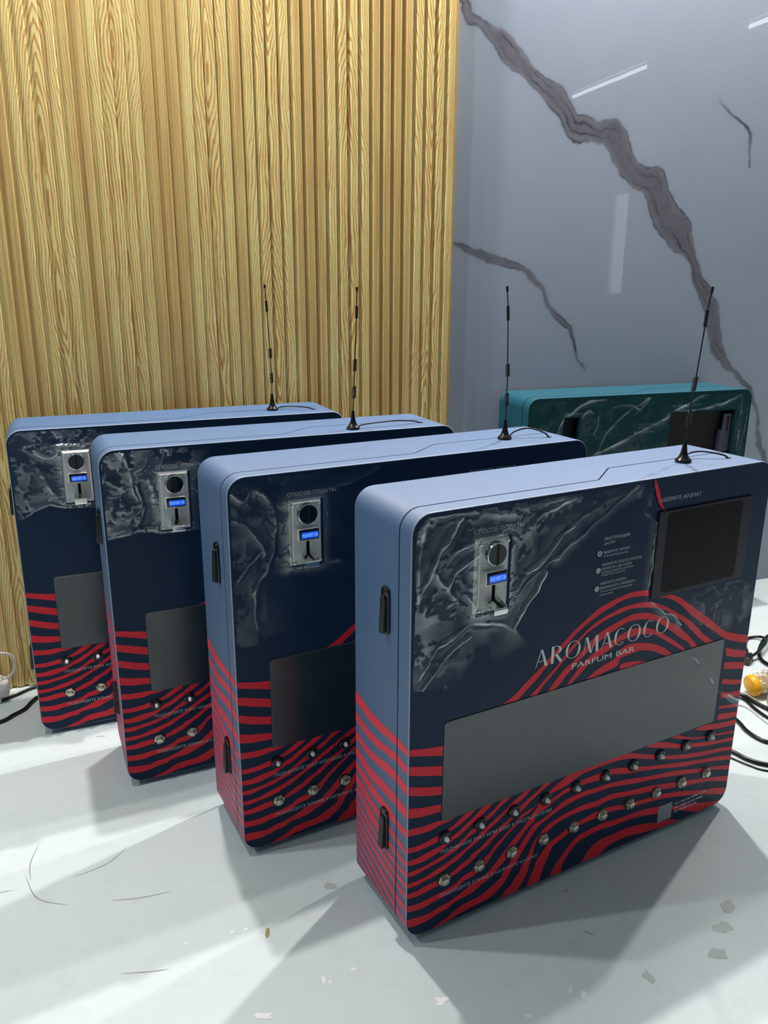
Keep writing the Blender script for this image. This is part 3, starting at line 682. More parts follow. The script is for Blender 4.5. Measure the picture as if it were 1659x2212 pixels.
def film_mesh(name, root, creases, u_rng, v_rng, dom, lifted, step=.0022, plate=None, seed=0, gain=1.):
    u = np.arange(u_rng[0], u_rng[1]+step, step); v = np.arange(v_rng[0], v_rng[1]+step, step)
    U, V = np.meshgrid(u, v)
    uu = U+(fbm(U*40, V*40, seed+1, 3)-.5)*.008; vv = V+(fbm(U*40+9, V*40+4, seed+2, 3)-.5)*.008
    ridge = np.zeros(U.shape); haze = np.zeros(U.shape)
    for pts, amp, sg in creases:
        pts = [(p.x, p.y) for p in catmull([Vector((a, b, 0)) for a, b in pts], 4)]
        D, _ = polydist(uu, vv, pts); side = polydist.side
        vary = np.clip(fbm(U*30+amp*50, V*30, seed+41, 2)*2.2-.30, .35, 1.3)
        ridge = np.maximum(ridge, amp*vary*np.exp(-(D/sg)**2))
        haze = np.maximum(haze, min(amp, 1)*vary*np.exp(-(D/(sg*.40))**2)*.75)
        haze = np.maximum(haze, amp*.30*np.exp(-D/(sg*2.4))*(side > 0)*np.clip(vary*1.3-.2, 0, 1))
    Lf = lifted(U, V)
    bub = fbm(U*34, V*34, seed+11, 3); bub2 = fbm(U*130, V*130, seed+17, 3)
    wave = fbm(U*14, V*14, seed+23, 3)
    fold = 1-np.abs(2*fbm(uu*20+3, vv*20, seed+29, 2)-1)
    fold = np.clip((fold-.72)/.28, 0, 1)**1.5                     # narrow creases
    patch = np.clip((bub*.65+bub2*.35-.47)*26, 0, 1)
    edgeb = np.clip(1-np.abs((bub*.65+bub2*.35-.485))*90, 0, 1)
    haze = np.maximum(haze, Lf*(.025+.15*patch*np.clip(2.4*wave-.5, 0, 1.4)+.15*edgeb*wave+.10*fold*patch))
    lift = .0012+ridge*.0070+Lf*(.0010+.0060*np.clip(wave-.30, 0, 1)*patch+.0012*patch+.0014*fold)
    if plate is not None:
        d = np.hypot(np.maximum(np.maximum(plate[0]-U, U-plate[1]), 0), np.maximum(np.maximum(plate[2]-V, V-plate[3]), 0))
        t = np.exp(-(d/.016)**2); lift = lift+t*.0075; haze = np.maximum(haze, t*.34*(.4+wave))
    keep = dom(U, V)
    if plate is not None: keep &= ~((U > plate[0]) & (U < plate[1]) & (V > plate[2]) & (V < plate[3]))
    e = R_-.004                                  # cut to the rounded corner of the face
    for cx, cz, sx, sz in ((R_, H_-R_, -1, 1), (W_-R_, H_-R_, 1, 1)):
        keep &= ~(((U-cx)*sx > 0) & ((V-cz)*sz > 0) & (np.hypot(U-cx, V-cz) > e))
    haze = np.where(haze*gain < .012, 0, np.clip(haze*gain, 0, .9))
    return grid_mesh(name, U, -lift, V+FT, keep, dict(haze=haze), M['film'], root)

PLATE = (.1185, .1835, .6105, .741)
def hexa(r, a0=0): return [(r*math.cos(math.radians(60*k+a0)), r*math.sin(math.radians(60*k+a0))) for k in range(6)]
def at_front(b, u, v, y=0):       # move an MB made around the origin to its place on the front
    b.v = [(p[0]+u, p[1]+y, p[2]+v+FT) for p in b.v]; return b

def make_dispenser():
    root = thing('perfume_dispenser', '', 'vending machine')
    door, body = make_shell(root, M['navy'], M['navy_shaded'])
    front_stripes(door)['kind'] = 'stuff'; side_stripes(body, door)
    Y = -.0005
    for t_, a_, b_, c_, d_ in (('СПОСОБ ОПЛАТЫ', .1165, .217, .7488, .756), ('МОНЕТА', .1162, .1575, .6018, .6078), ('ВЫБЕРИТЕ АРОМАТ', .5275, .6442, .7482, .756),
            ('ПОДНЕСИТЕ РУКУ ИЛИ ШЕЮ К РАСПЫЛИТЕЛЮ', .0705, .3240, .1582, .1654), ('ПОДОЙДИТЕ БЛИЖЕ И НАЖМИТЕ КНОПКУ', .0702, .2960, .0645, .0717)):
        mb = MB(); put_text(mb, t_, a_, b_, c_, d_, Y); mb.build('lettering', M['grey_ink'], door, fixn=False)
    mb = MB()
    for t, a, b, c, d in (('ИНСТРУКЦИЯ', .4025, .4635, .6947, .7003), ('ДАСТУР', .402, .4285, .6864, .6910), ('ВЫБЕРИТЕ АРОМАТ', .4023, .4684, .6695, .6743), ('АТРРО ИНТИХОБ КУНЕД', .4028, .4636, .6627, .6660), ('ВЫБЕРИТЕ СПОСОБ ОПЛАТЫ', .402, .4996, .6460, .6508), ('МОНЕТА | QR-CODE', .402, .4746, .6380, .6428), ('НАМУДИ ПАРДОХТРО ИНТИХОБ', .402, .480, .6318, .6352), ('КУНЕД ТАНГА | QR-CODE', .402, .460, .6263, .6297), ('НАЖМИТЕ КНОПКУ', .401, .4652, .6097, .6145), ('ВЫБРАННОГО ПАРФЮМА', .4014, .4887, .6010, .6058), ('ТУГМАИ АТРИ ИНТИХОБШУДАРО', .401, .482, .5945, .5978), ('ПАХШ КУНЕД', .401, .434, .5882, .5914)):
        put_text(mb, t, a, b, c, d, Y)
    for v in (.671, .6386, .6033): put_disc(mb, .3935, v, .0053, Y)
    mb.build('instruction_print', M['grey_ink'], door, fixn=False)['kind'] = 'stuff'
    mb = MB()
    for v, t in ((.671, '1'), (.6386, '2'), (.6033, '3')): put_text(mb, t, .3935-.0016, .3935+.0016, v-.0031, v+.0031, Y-.0002)
    mb.build('numeral_print', M['navy_shaded'], door, fixn=False)['kind'] = 'stuff'
    mb = MB(); logo(mb, Y); put_text(mb, 'PARFUM BAR', .3475, .5055, .4540, .4655, Y)
    mb.build('logo_lettering', M['mint_ink'], door, fixn=False)
    # blank patch where the square code stands, with the illegible contact lines beside it
    mb = MB(); mb.add([(.6265, Y, .0182+FT), (.669, Y, .0182+FT), (.669, Y, .0595+FT), (.6265, Y, .0595+FT)], [(0, 1, 2, 3)])
    mb.build('code_patch', M['qr_blank'], door, fixn=False)
    mb = MB(); r = random.Random(3)
    for a, b, v in ((.6765, .776, .0475), (.6765, .7636, .0372), (.677, .7475, .0275)):
        x = a
        while x < b:
            ww = r.uniform(.0012, .0024); hh = r.uniform(.0035, .0055)
            mb.add([(x, Y, v+FT), (x+ww, Y, v+FT), (x+ww+.0004, Y, v+hh+FT), (x+.0004, Y, v+hh+FT)], [(0, 1, 2, 3)]); x += ww+r.choice((.0007, .0007, .0007, .003))
    mb.build('contact_print', M['grey_ink'], door, fixn=False)['kind'] = 'stuff'
    # smoked window
    mb = MB(); o = rrect(.0695, .7685, .2262, .4225, .006, 4)
    mb.prism([(a, b+FT) for a, b in o], -.0016, -.0001, bev=.0005)
    # the lower edge of the window lies under the stripes' tips: keep it at their line
    win = mb.build('display_window', M['window'], root, smooth=30)
    # touch screen
    mb = MB(); mb.prism([(a, b+FT) for a, b in rrect(.5310, .7930, .5575, .7310, .004, 4)], -.0055, -.0002, bev=.0012)
    scr = mb.build('touch_screen', M['screen_edge'], root, smooth=30)
    mb = MB(); mb.prism([(a, b+FT) for a, b in rrect(.5545, .7635, .5655, .7260, .010, 4)], -.0060, -.0050)
    mb.build('screen_glass', M['screen'], scr)
    # coin acceptor
    u0, u1, v0, v1 = PLATE
    mb = MB(); T = .0105
    ol = [(u0, v0+FT), (u1, v0+FT), (u1, v1+FT), (u0, v1+FT)]
    il = inset(ol, .0045)
    vs = [(p[0], 0, p[1]) for p in ol]+[(p[0], -T+.0008, p[1]) for p in inset(ol, .0036)]
    mb.add(vs, [(k, (k+1) % 4, 4+(k+1) % 4, 4+k) for k in range(4)], 1)
    mb.add([(p[0], -T+.0008, p[1]) for p in inset(ol, .0036)]+[(p[0], -T, p[1]) for p in il], [(k, (k+1) % 4, 4+(k+1) % 4, 4+k) for k in range(4)], 1)
    slot = rrect(.1490, .1555, .6300, .6605, .0030, 5)
    face = [il, [(a, b+FT) for a, b in slot]]
    mb.add([(p[0], -T, p[1]) for q in face for p in q], tessellate_polygon([[Vector((p[0], p[1], 0)) for p in q] for q in face]), 0)
    n = len(slot); mb.add([(a, -T, b+FT) for a, b in slot]+[(a, -.001, b+FT) for a, b in slot], [(k, (k+1) % n, n+(k+1) % n, n+k) for k in range(n)], 2)
    mb.add([(a, -.0012, b+FT) for a, b in slot], [tuple(range(n))], 2)
    ca = mb.build('coin_acceptor', [M['hammer'], M['zinc'], M['black_matt']], root)
    mb = MB(); mb.lathe([(.0215, T), (.0213, T+.0035), (.0205, T+.0065), (.0196, T+.0092), (.0188, T+.0098), (.0, T+.0098)], 40, (0, 0, 0), '-Y', cap=False)
    at_front(mb, .1505, .7155); disc = mb.build('coin_disc', M['chrome'], ca, smooth=30)
    mb = MB(); n = 36; mb.add([(.1505+.0182*math.cos(2*math.pi*k/n), -T-.0099, .7155+FT+.0182*math.sin(2*math.pi*k/n)) for k in range(n)], [tuple(range(n))]); mb.build('disc_face', M['disc_reflection'], ca, fixn=False)
    mb = MB(); mb.box(-.0022, .0016, -T-.0102, -T-.0096, -.0186, .0186); at_front(mb, .1505, .7155)
    mb.box(.1505+.0016, .1505+.0024, -T-.0108, -T-.0090, .7155-.0184+FT, .7155+.0184+FT); mb.build('coin_slot', M['black_matt'], ca)
    mb = MB(); mb.box(.1290, .1725, -.0195, -.006, .6640+FT, .6870+FT, .0012); mb.build('display_bezel', M['zinc'], ca, smooth=40)
    mb = MB(); mb.box(.1312, .1718, -.0200, -.018, .6652+FT, .6862+FT, .0006); mb.build('display_frame', M['glossblack'], ca, smooth=40)
    mb = MB(); mb.add([(.1362, -.0203, .6680+FT), (.1700, -.0203, .6680+FT), (.1700, -.0203, .6808+FT), (.1362, -.0203, .6808+FT)], [(0, 1, 2, 3)])
    mb.build('lcd_screen', M['lcd'], ca, fixn=False)
    mb = MB(); put_text(mb, 'PLEASE INSERT COIN', .1375, .1688, .6712, .6785, -.0205); mb.build('lcd_lettering', M['lcd_text'], ca, fixn=False)
    # coin chute: a chrome cup with a sloping mouth
    mb = MB(); A, B = .1382, .1655; z0, z1, z2 = .6125+FT, .6235+FT, .6345+FT
    prof = [(-T, z2), (-T-.004, z2-.001), (-T-.021, z1+.003), (-T-.0235, z1), (-T-.0235, z0+.003), (-T-.0215, z0), (-T, z0-.0005)]
    m = len(prof); vs = [(A, y, z) for y, z in prof]+[(B, y, z) for y, z in prof]
    mb.add(vs, [(k, (k+1) % m, m+(k+1) % m, m+k) for k in range(m)]+[tuple(range(m)), tuple(range(m, 2*m))])
    mb.build('coin_chute', M['chrome'], ca)
    mb = MB(); mb.add([(.1490, -T-.0042, z2-.0008), (.1555, -T-.0042, z2-.0008), (.1600, -T-.0215, z1+.0034), (.1535, -T-.0215, z1+.0034)], [(0, 1, 2, 3)])
    mb.add([(.1490, -T-.0002, z2+.0006), (.1555, -T-.0002, z2+.0006), (.1555, -T-.0042, z2-.0004), (.1490, -T-.0042, z2-.0004)], [(0, 1, 2, 3)])
    mb.build('chute_mouth', M['black_matt'], ca, fixn=False)
    for a, b in ((.1245, .7335), (.1775, .7335), (.1245, .6185), (.1775, .6185)):
        mb = MB(); mb.lathe([(.0037, T-.0005), (.0036, T+.0008), (.0028, T+.0022), (.0014, T+.0030), (.0, T+.0032)], 14, (0, 0, 0), '-Y', cap=False)
        at_front(mb, a, b); mb.build('screw', M['chrome'], ca, smooth=50)
    # ten nozzles and ten buttons
    nz = MB(); nz.lathe([(.0132, 0), (.0132, .0030), (.0122, .0044), (.0092, .0058), (.0062, .0052), (.0048, .0044), (0, .0044)], 26, (0, 0, 0), '-Y', cap=False)
    tp = MB(); tp.lathe([(.0046, .0040), (.0048, .0075), (.0036, .0110), (.0015, .0128), (0, .0130)], 14, (0, 0, 0), '-Y', cap=False)
    tp.v = [(a*(.80 if c > 0 else 1.), b, c*1.12) for a, b, c in tp.v]
    nut = MB(); hx = hexa(.0128, 10); nut.prism(hx, -.0046, 0, bev=.0009)
    ws = MB(); ws.lathe([(.0143, 0), (.0143, .0008), (.0136, .0012), (0, .0012)], 26, (0, 0, 0), '-Y', cap=False)
    cp = MB(); cp.lathe([(.0092, .0040), (.0092, .0066), (.0080, .0080), (.0074, .0074), (.0072, .0098), (.0060, .0106), (0, .0106)], 24, (0, 0, 0), '-Y', cap=False)
    pn = pt = pb = pw = pc = None
    for k in range(10):
        if k == 0:
            pn = nz.build('spray_nozzle', M['glossblack'], root, smooth=40); pt = tp.build('nozzle_tip', M['tip'], pn, smooth=50)
            pb = nut.build('push_button', M['steel'], root, smooth=25); pw = ws.build('washer', M['black'], pb, smooth=40); pc = cp.build('button_cap', M['steel_cap'], pb, smooth=40)
            a, b = pn, pb
        else: a, b = copy_tree(pn, root), copy_tree(pb, root)
        a.location = (.0772+.07625*k, 0, .1920+FT); b.location = (.0778+.07620*k, 0, .1015+FT)
        b.rotation_euler = (0, math.radians(23*k % 60), 0)
    # two swing handles on the left side
    def handle(vc):
        mb = MB(); o = rrect(-.0122, .0122, -.042, .042, .009, 6)
        loops = [(o, 0.), (o, .003), (inset(o, .0015), .0050), (inset(o, .004), .0056)]
        n = len(o); vs = [(-h, p[0]+.0768, p[1]+vc+FT) for L, h in loops for p in L]
        mb.add(vs, [(j*n+k, j*n+(k+1) % n, (j+1)*n+(k+1) % n, (j+1)*n+k) for j in range(3) for k in range(n)]+[tuple(3*n+k for k in range(n)), tuple(range(n))])
        hd = mb.build('door_handle', M['glossblack'], root, smooth=35)
        mb = MB(); o = rrect(-.0078, .0078, -.040, .029, .0075, 6); n = len(o)
        loops = [(o, .005), (o, .0082), (inset(o, .0012), .0092)]
        vs = [(-h-(.0028 if p[1] < -.03 else 0)*(h > .007), p[0]+.0768, p[1]+vc+FT) for L, h in loops for p in L]
        mb.add(vs, [(j*n+k, j*n+(k+1) % n, (j+1)*n+(k+1) % n, (j+1)*n+k) for j in range(2) for k in range(n)]+[tuple(2*n+k for k in range(n))])
        mb.build('handle_lever', M['black'], hd, smooth=35)
        mb = MB(); x = -.0093
        mb.add([(x, .0700, vc-.012+FT), (x, .0835, vc-.0155+FT), (x, .0835, vc-.0162+FT), (x, .0700, vc-.0127+FT)], [(0, 1, 2, 3)])
        mb.add([(x, .0758, vc-.018+FT), (x, .0778, vc-.018+FT), (x, .0778, vc-.025+FT), (x, .0758, vc-.025+FT)], [(0, 1, 2, 3)])
        mb.build('keyhole', M['black_matt'], hd, fixn=False)
    handle(.6130); handle(.1875)
    for a, b in ((.0560, .03), (.42, .03), (W_-.056, .03), (.056, D_-.03), (W_-.056, D_-.03)):
        mb = MB(); mb.lathe([(.011, 0), (.0125, .002), (.0125, .009), (.009, FT+.001)], 16, (a, b, 0)); mb.build('foot', M['rubber'], root, smooth=40)
    # red ribbon of torn film backing and cable hole
    mb = MB(); mb.lathe([(.005, 0), (.0055, .0012), (.004, .0016)], 14, (.778, .053, H_+FT)); mb.build('cable_gland', M['black'], root, smooth=40)
    return root

def place(root, i, label):
    x, y, a = POSE[i]; root.location = (x, y, 0); root.rotation_euler = (0, 0, a); root['label'] = label
    root['group'] = 'navy perfume dispensers standing in a row'

m0 = make_dispenser()
roots = [m0]+[copy_tree(m0) for _ in range(3)]
LBL = ['front navy dispenser whose logo, long grey window and black screen are all in view',
       'second navy dispenser from the front, half hidden, standing in front of its tilted handle side',
       'third navy dispenser from the front, narrow strip of its left side and coin slot showing',
       'rearmost navy dispenser, leftmost in the row, close to the wooden slat wall']
LBL[1] = 'second navy dispenser from the front, its black window cut off by the front one'
for i, r in enumerate(roots): place(r, i, LBL[i])

# torn red strip of backing on the front machine only
mb = MB(); P1 = [(.5125, .7955), (.5165, .785), (.525, .765), (.5345, .7445), (.546, .7315)]; wd = [.0008, .0042, .0052, .0040, .0010]
vs = []
for (a, b), q in zip(P1, wd): vs += [(a-q, -.0026, b+FT), (a+q, -.0022, b+FT)]
mb.add(vs, [(2*k, 2*k+1, 2*k+3, 2*k+2) for k in range(4)])
o = mb.build('red_backing_strip', M['red'], roots[0], fixn=False); o['label'] = 'bright red strip showing beside the torn film'

# protective films, one per machine
ell = lambda U, V, cu, cv, ru, rv, p=2: np.clip(1.35-((U-cu)/ru)**2-((V-cv)/rv)**2, 0, 1)
def lift1(U, V):
    a = np.clip(1.6-np.abs((U-.10)/.13)**3-np.abs((V-.70)/.105)**3, 0, 1)
    b = ell(U, V, .27, .765, .16, .035); b = b*np.clip((V-.66)*20, 0, 1)
    c = ell(U, V, .05, .56, .07, .08)*.75
    d = np.clip(1.4-((U-.42)/.09)**2-((V-.778)/.018)**2, 0, 1)*.5
    f = np.clip(1.3-((U-.75)/.12)**2-((V-.50)/.055)**2, 0, 1)*.62
    g = ((V > .555) & (U > .5)).astype(float)*0
    return np.maximum.reduce([a, b*.7, c, d, f])
line = lambda pts: (np.array([p[0] for p in pts]), np.array([p[1] for p in pts]))
LOW1 = [(0., .493), (.022, .496), (.1, .47), (.3, .44), (.55, .42), (.657, .409), (.694, .38), (.722, .348), (.757, .309), (.798, .27), (.85, .234)]
def dom1(U, V):
    lo = np.interp(U, *line(LOW1)); tear = np.interp(V, [.54, .56, .603, .667, .711, .727, .736, .744, .768, .796], [.52, .527, .529, .530, .531, .512, .498, .508, .510, .520])
    return (V > lo) & ((V < .553) | (U < tear)) & (U < W_-.003) & (U > .003) & (V < H_-.004)
CR1 = [([(0.016,0.779),(0.013,0.73),(0.01,0.684),(0.006,0.652)],.55,.007),([(0.088,0.78),(0.068,0.751),(0.048,0.724),(0.033,0.691),(0.018,0.671),(0.006,0.649)],.75,.007),([(0.038,0.702),(0.065,0.666),(0.091,0.635),(0.119,0.615)],.8,.005),([(0.323,0.787),(0.275,0.773),(0.246,0.76),(0.218,0.737),(0.193,0.729)],.8,.008),([(0.325,0.734),(0.295,0.713),(0.267,0.688),(0.232,0.666),(0.201,0.641)],.85,.005),([(0.328,0.703),(0.301,0.687),(0.265,0.667),(0.239,0.652),(0.205,0.628)],.7,.004),([(0.266,0.66),(0.25,0.629),(0.227,0.605),(0.214,0.577),(0.206,0.56)],.9,.005),([(0.122,0.601),(0.084,0.582),(0.052,0.567),(0.031,0.544),(0.016,0.515)],.8,.005),([(0.115,0.575),(0.074,0.552),(0.043,0.521),(0.022,0.496)],.7,.004),([(0.12,0.597),(0.169,0.581),(0.196,0.57),(0.209,0.56)],.7,.009),([(0.08,0.695),(0.098,0.66),(0.11,0.634),(0.122,0.614)],.6,.005),([(0.123,0.721),(0.096,0.702),(0.075,0.684),(0.065,0.662)],.8,.005),([(0.016,0.779),(0.036,0.789),(0.067,0.79),(0.12,0.787),(0.198,0.776),(0.224,0.783),(0.323,0.787)],.4,.004),([(0.288,0.714),(0.318,0.73),(0.342,0.748),(0.38,0.761)],.6,.003),([(0.291,0.679),(0.346,0.712),(0.402,0.747),(0.448,0.776),(0.471,0.79)],.7,.003),([(0.52,0.796),(0.51,0.768),(0.508,0.744),(0.498,0.736),(0.512,0.727),(0.532,0.714)],.45,.002),([(0.528,0.711),(0.527,0.667),(0.526,0.603),(0.525,0.559),(0.518,0.544)],.5,.003),([(0.536,0.549),(0.571,0.524),(0.605,0.508),(0.623,0.485)],.9,.003),([(0.657,0.409),(0.679,0.395),(0.694,0.38),(0.722,0.348),(0.737,0.338),(0.757,0.309),(0.798,0.27),(0.827,0.246),(0.845,0.236)],.8,.003),([(0.80,0.285),(0.82,0.270),(0.842,0.262)],.8,.007),([(.06,.70),(.075,.72),(.10,.735),(.12,.744)],.6,.006)]
film_mesh('protective_film', roots[0], CR1, (.003, .844), (.23, .793), dom1, lift1, plate=PLATE, seed=5)
def liftN(U, V): return np.clip(1.7-np.abs((U-.085)/.135)**3-np.abs((V-.705)/.105)**4, 0, 1)
def liftM2(U, V): return np.maximum(liftN(U, V)*.50, ell(U, V, .05, .53, .09, .12)*.22)
dom2 = lambda U, V: (U < .50) & (V > .46) & (U > .003) & (V < H_-.004)
CR2 = [([(0.053,0.769),(0.069,0.758),(0.082,0.738),(0.09,0.708),(0.089,0.675),(0.083,0.641),(0.07,0.611),(0.047,0.576),(0.044,0.553),(0.046,0.492)],.55,.006),([(0.009,0.717),(0.03,0.707),(0.048,0.688),(0.06,0.668),(0.066,0.642)],.5,.004),([(0.006,0.772),(0.019,0.755),(0.032,0.751),(0.04,0.764)],.6,.004),([(0.307,0.784),(0.271,0.771),(0.233,0.759),(0.196,0.756)],.3,.006),([(0.014,0.599),(0.041,0.629),(0.062,0.649)],.4,.005),([(0.115,0.608),(0.181,0.605),(0.219,0.608)],.55,.004),([(.1,.70),(.104,.66),(.10,.63)],.3,.009)]
film_mesh('protective_film', roots[1], CR2, (.003, .50), (.46, .793), dom2, liftM2, plate=PLATE, seed=31, gain=.8)
LOW3 = [(0., .600), (.04, .606), (.076, .610), (.119, .606), (.2, .604), (.6, .602)]
dom3 = lambda U, V: (V > np.interp(U, *line(LOW3))) & (U < .45) & (U > .003) & (V < H_-.004)
CR3 = [([(0.04,0.793),(0.053,0.777),(0.06,0.748),(0.066,0.712),(0.073,0.686)],.7,.005),([(0.072,0.718),(0.08,0.695),(0.081,0.675),(0.075,0.659),(0.055,0.646)],.6,.005),([(0.005,0.736),(0.018,0.726),(0.028,0.718),(0.045,0.713)],.6,.003),([(0.072,0.747),(0.095,0.76),(0.101,0.776)],.55,.006),([(0.126,0.753),(0.132,0.773),(0.137,0.792)],.5,.006),([(0.004,0.607),(0.04,0.611),(0.076,0.615),(0.119,0.611),(0.2,0.609)],.6,.006),([(0.004,0.619),(0.032,0.621),(0.055,0.629),(0.076,0.643),(0.085,0.667)],.5,.008),([(.10,.73),(.106,.69),(.104,.64),(.112,.615)],.5,.012)]
film_mesh('protective_film', roots[2], CR3, (.003, .45), (.59, .793), dom3, lambda U, V: np.clip(liftN(U, V)*1., 0, 1), plate=PLATE, seed=52)
LOW4 = [(0., .572), (.02, .580), (.037, .589), (.059, .601), (.08, .607), (.112, .598), (.181, .594), (.6, .592)]
dom4 = lambda U, V: (V > np.interp(U, *line(LOW4))) & (U < .45) & (U > .003) & (V < H_-.004)
CR4 = [([(0.061,0.743),(0.082,0.726),(0.099,0.728),(0.113,0.743)],.6,.005),([(0.062,0.703),(0.076,0.672),(0.09,0.642),(0.108,0.616)],.5,.010),([(0.09,0.759),(0.064,0.762),(0.039,0.756)],.5,.003),([(0.02,0.584),(0.037,0.593),(0.059,0.605),(0.08,0.611),(0.112,0.602),(0.181,0.598)],.5,.005),([(0.004,0.608),(0.013,0.597),(0.02,0.585)],.6,.003)]
film_mesh('protective_film', roots[3], CR4, (.003, .45), (.57, .793), dom4, lambda U, V: np.clip(liftN(U, V)*1.1, 0, 1), plate=PLATE, seed=77)

# the teal machine against the marble: same shell, empty cut-outs, no fittings yet
tr = thing('perfume_dispenser', 'teal dispenser with empty square cut-outs standing against the marble wall', 'vending machine')
x, y, a = POSE[4]; tr.location = (x, y, 0); tr.rotation_euler = (0, 0, a)
HO = [rrect(.1265, .1815, .616, .7315, .001, 1), rrect(.5235, .7850, .562, .7290, .001, 1), rrect(.0695, .7685, .2262, .4225, .006, 3)]
door, body = make_shell(tr, M['teal'], M['teal_dark'], HO, M['teal'])
mb = MB(); mb.box(.05, .80, .034, .0355, .2+FT, .76+FT); mb.build('inner_cavity', M['black_matt'], tr)
mb = MB(); mb.box(.752, .784, .014, .020, .585+FT, .715+FT, .001); mb.box(.744, .756, .012, .03, .565+FT, .66+FT, .001); b_ = mb.build('inner_bracket', simple('grey_bracket', (70, 72, 86), .5), tr)
mb = MB(); mb.box(.766, .774, .0130, .0142, .655+FT, .705+FT); mb.build('bracket_slot', M['black_matt'], b_)
mb = MB(); put_text(mb, 'СПОСОБ ОПЛАТЫ', .1265, .231, .7395, .7465, -.0005); put_text(mb, 'ВЫБЕРИТЕ АРОМАТ', .5275, .6442, .7482, .756, -.0005)
put_text(mb, 'ИНСТРУКЦИЯ', .4025, .4635, .6947, .7003, -.0005); put_text(mb, 'ДАСТУР', .402, .4285, .6864, .6910, -.0005)
put_text(mb, 'ВЫБЕРИТЕ АРОМАТ', .4023, .4684, .6695, .6743, -.0005); put_disc(mb, .3935, .671, .0053, -.0005)
mb.build('lettering', M['teal_ink'], door, fixn=False)
for p, q in ((.056, .03), (W_-.056, .03), (.056, D_-.03), (W_-.056, D_-.03)):
    mb = MB(); mb.lathe([(.011, 0), (.0125, .002), (.0125, .009), (.009, FT+.001)], 16, (p, q, 0)); mb.build('foot', M['rubber'], tr, smooth=40)
TC = [([(0.133,0.738),(0.172,0.765),(0.22,0.784),(0.268,0.79)],.9,.004),([(0.433,0.786),(0.411,0.755),(0.388,0.734)],.7,.003),([(0.247,0.613),(0.309,0.634),(0.388,0.668),(0.469,0.702),(0.520,0.721)],1.,.0045),([(0.520,0.731),(0.594,0.763),(0.658,0.788)],1.,.0045),([(0.520,0.731),(0.632,0.738),(0.732,0.757),(0.799,0.777)],.9,.004),([(0.187,0.735),(0.21,0.753),(0.222,0.752)],.7,.003),([(0.257,0.615),(0.274,0.669),(0.314,0.71),(0.355,0.741),(0.433,0.784)],.7,.003),([(0.103,0.689),(0.112,0.71),(0.122,0.735)],.9,.005),([(0.235,0.676),(0.245,0.703),(0.249,0.73)],.6,.003),([(0.805,0.60),(0.804,0.743),(0.803,0.774)],.7,.004),([(.30,.76),(.36,.765),(.40,.75)],.4,.003),([(.82,.60),(.828,.66),(.836,.74)],.6,.004)]
def domT(U, V):
    k = (V > .44) & (U > .012) & (U < .838) & (V < .786)
    for a0, a1, b0, b1 in ((.122, .186, .61, .736), (.519, .79, .557, .734)): k &= ~((U > a0) & (U < a1) & (V > b0) & (V < b1))
    return k
film_mesh('protective_film', tr, TC, (.009, .842), (.44, .79), domT, lambda U, V: np.full(U.shape, .22), seed=91, gain=.8)

# ------------------------------------------------------------------ antennas on the lids
def antenna(i, bu, bw, pts, label, cable):
    x, y, a = POSE[i]; c, s = math.cos(a), math.sin(a)
    t = thing('magnetic_antenna', label, 'antenna', (x+bu*c-bw*s, y+bu*s+bw*c, H_+FT), a, 'black magnetic antennas on the dispensers')
    P = [Vector(p) for p in pts]
    mb = MB(); mb.lathe([(.0155, 0), (.0160, .0015), (.0160, .0045), (.0148, .0062), (.0115, .0085), (.0085, .0135), (.0062, .021), (.0046, .031), (.0038, .040), (.0034, .0445)], 26); mb.build('base', M['glossblack'], t, smooth=45)
    lean = Vector((P[-1].x, P[-1].y, P[-1].z)).normalized()
    def seg(a, b): return P[a], P[b]
    for rp in ([Vector((0, 0, .040)), P[1]], [P[2], P[3]], [P[4], P[5]], [P[6], P[7]]):
        mb = MB(); mb.tube(rp, .0013, 8, 0); mb.build('rod', M['black'], t, smooth=60)
    for k in (1, 3):
        a_, b_ = P[k], P[k+1]; ax = (b_-a_).normalized(); e1 = ax.orthogonal().normalized(); e2 = ax.cross(e1); n = 9*12
        hp = [a_+(b_-a_)*(j/n)+(e1*math.cos(2*math.pi*j/12)+e2*math.sin(2*math.pi*j/12))*.0042 for j in range(n+1)]
        mb = MB(); mb.tube([a_]+hp+[b_], .00115, 6, 0); mb.build('coil', M['glossblack'], t, smooth=60)
    mb = MB(); mb.tube([P[5], P[6]], .0034, 10, 0); mb.build('sleeve', M['black'], t, smooth=40)
    mb = MB(); mb.tube([P[7], P[8]], .0028, 10, 0); mb.build('tip_cap', M['black'], t, smooth=40)
    mb = MB(); mb.tube([Vector(p) for p in cable], .0019, 8, 8); mb.build('lead', M['cable'], t, smooth=60)
hx, hy = .778, .053
def lead(bu, bw, arch, n=0): 
    dx, dy = hx-bu, hy-bw
    return [(.013, .001, .004), (.03, .004+.012*n, .006+arch*.5), (dx*.55, dy*.35+.016*n, .006+arch), (dx*.86, dy*.85, .004+arch*.5), (dx, dy, -.0004)]
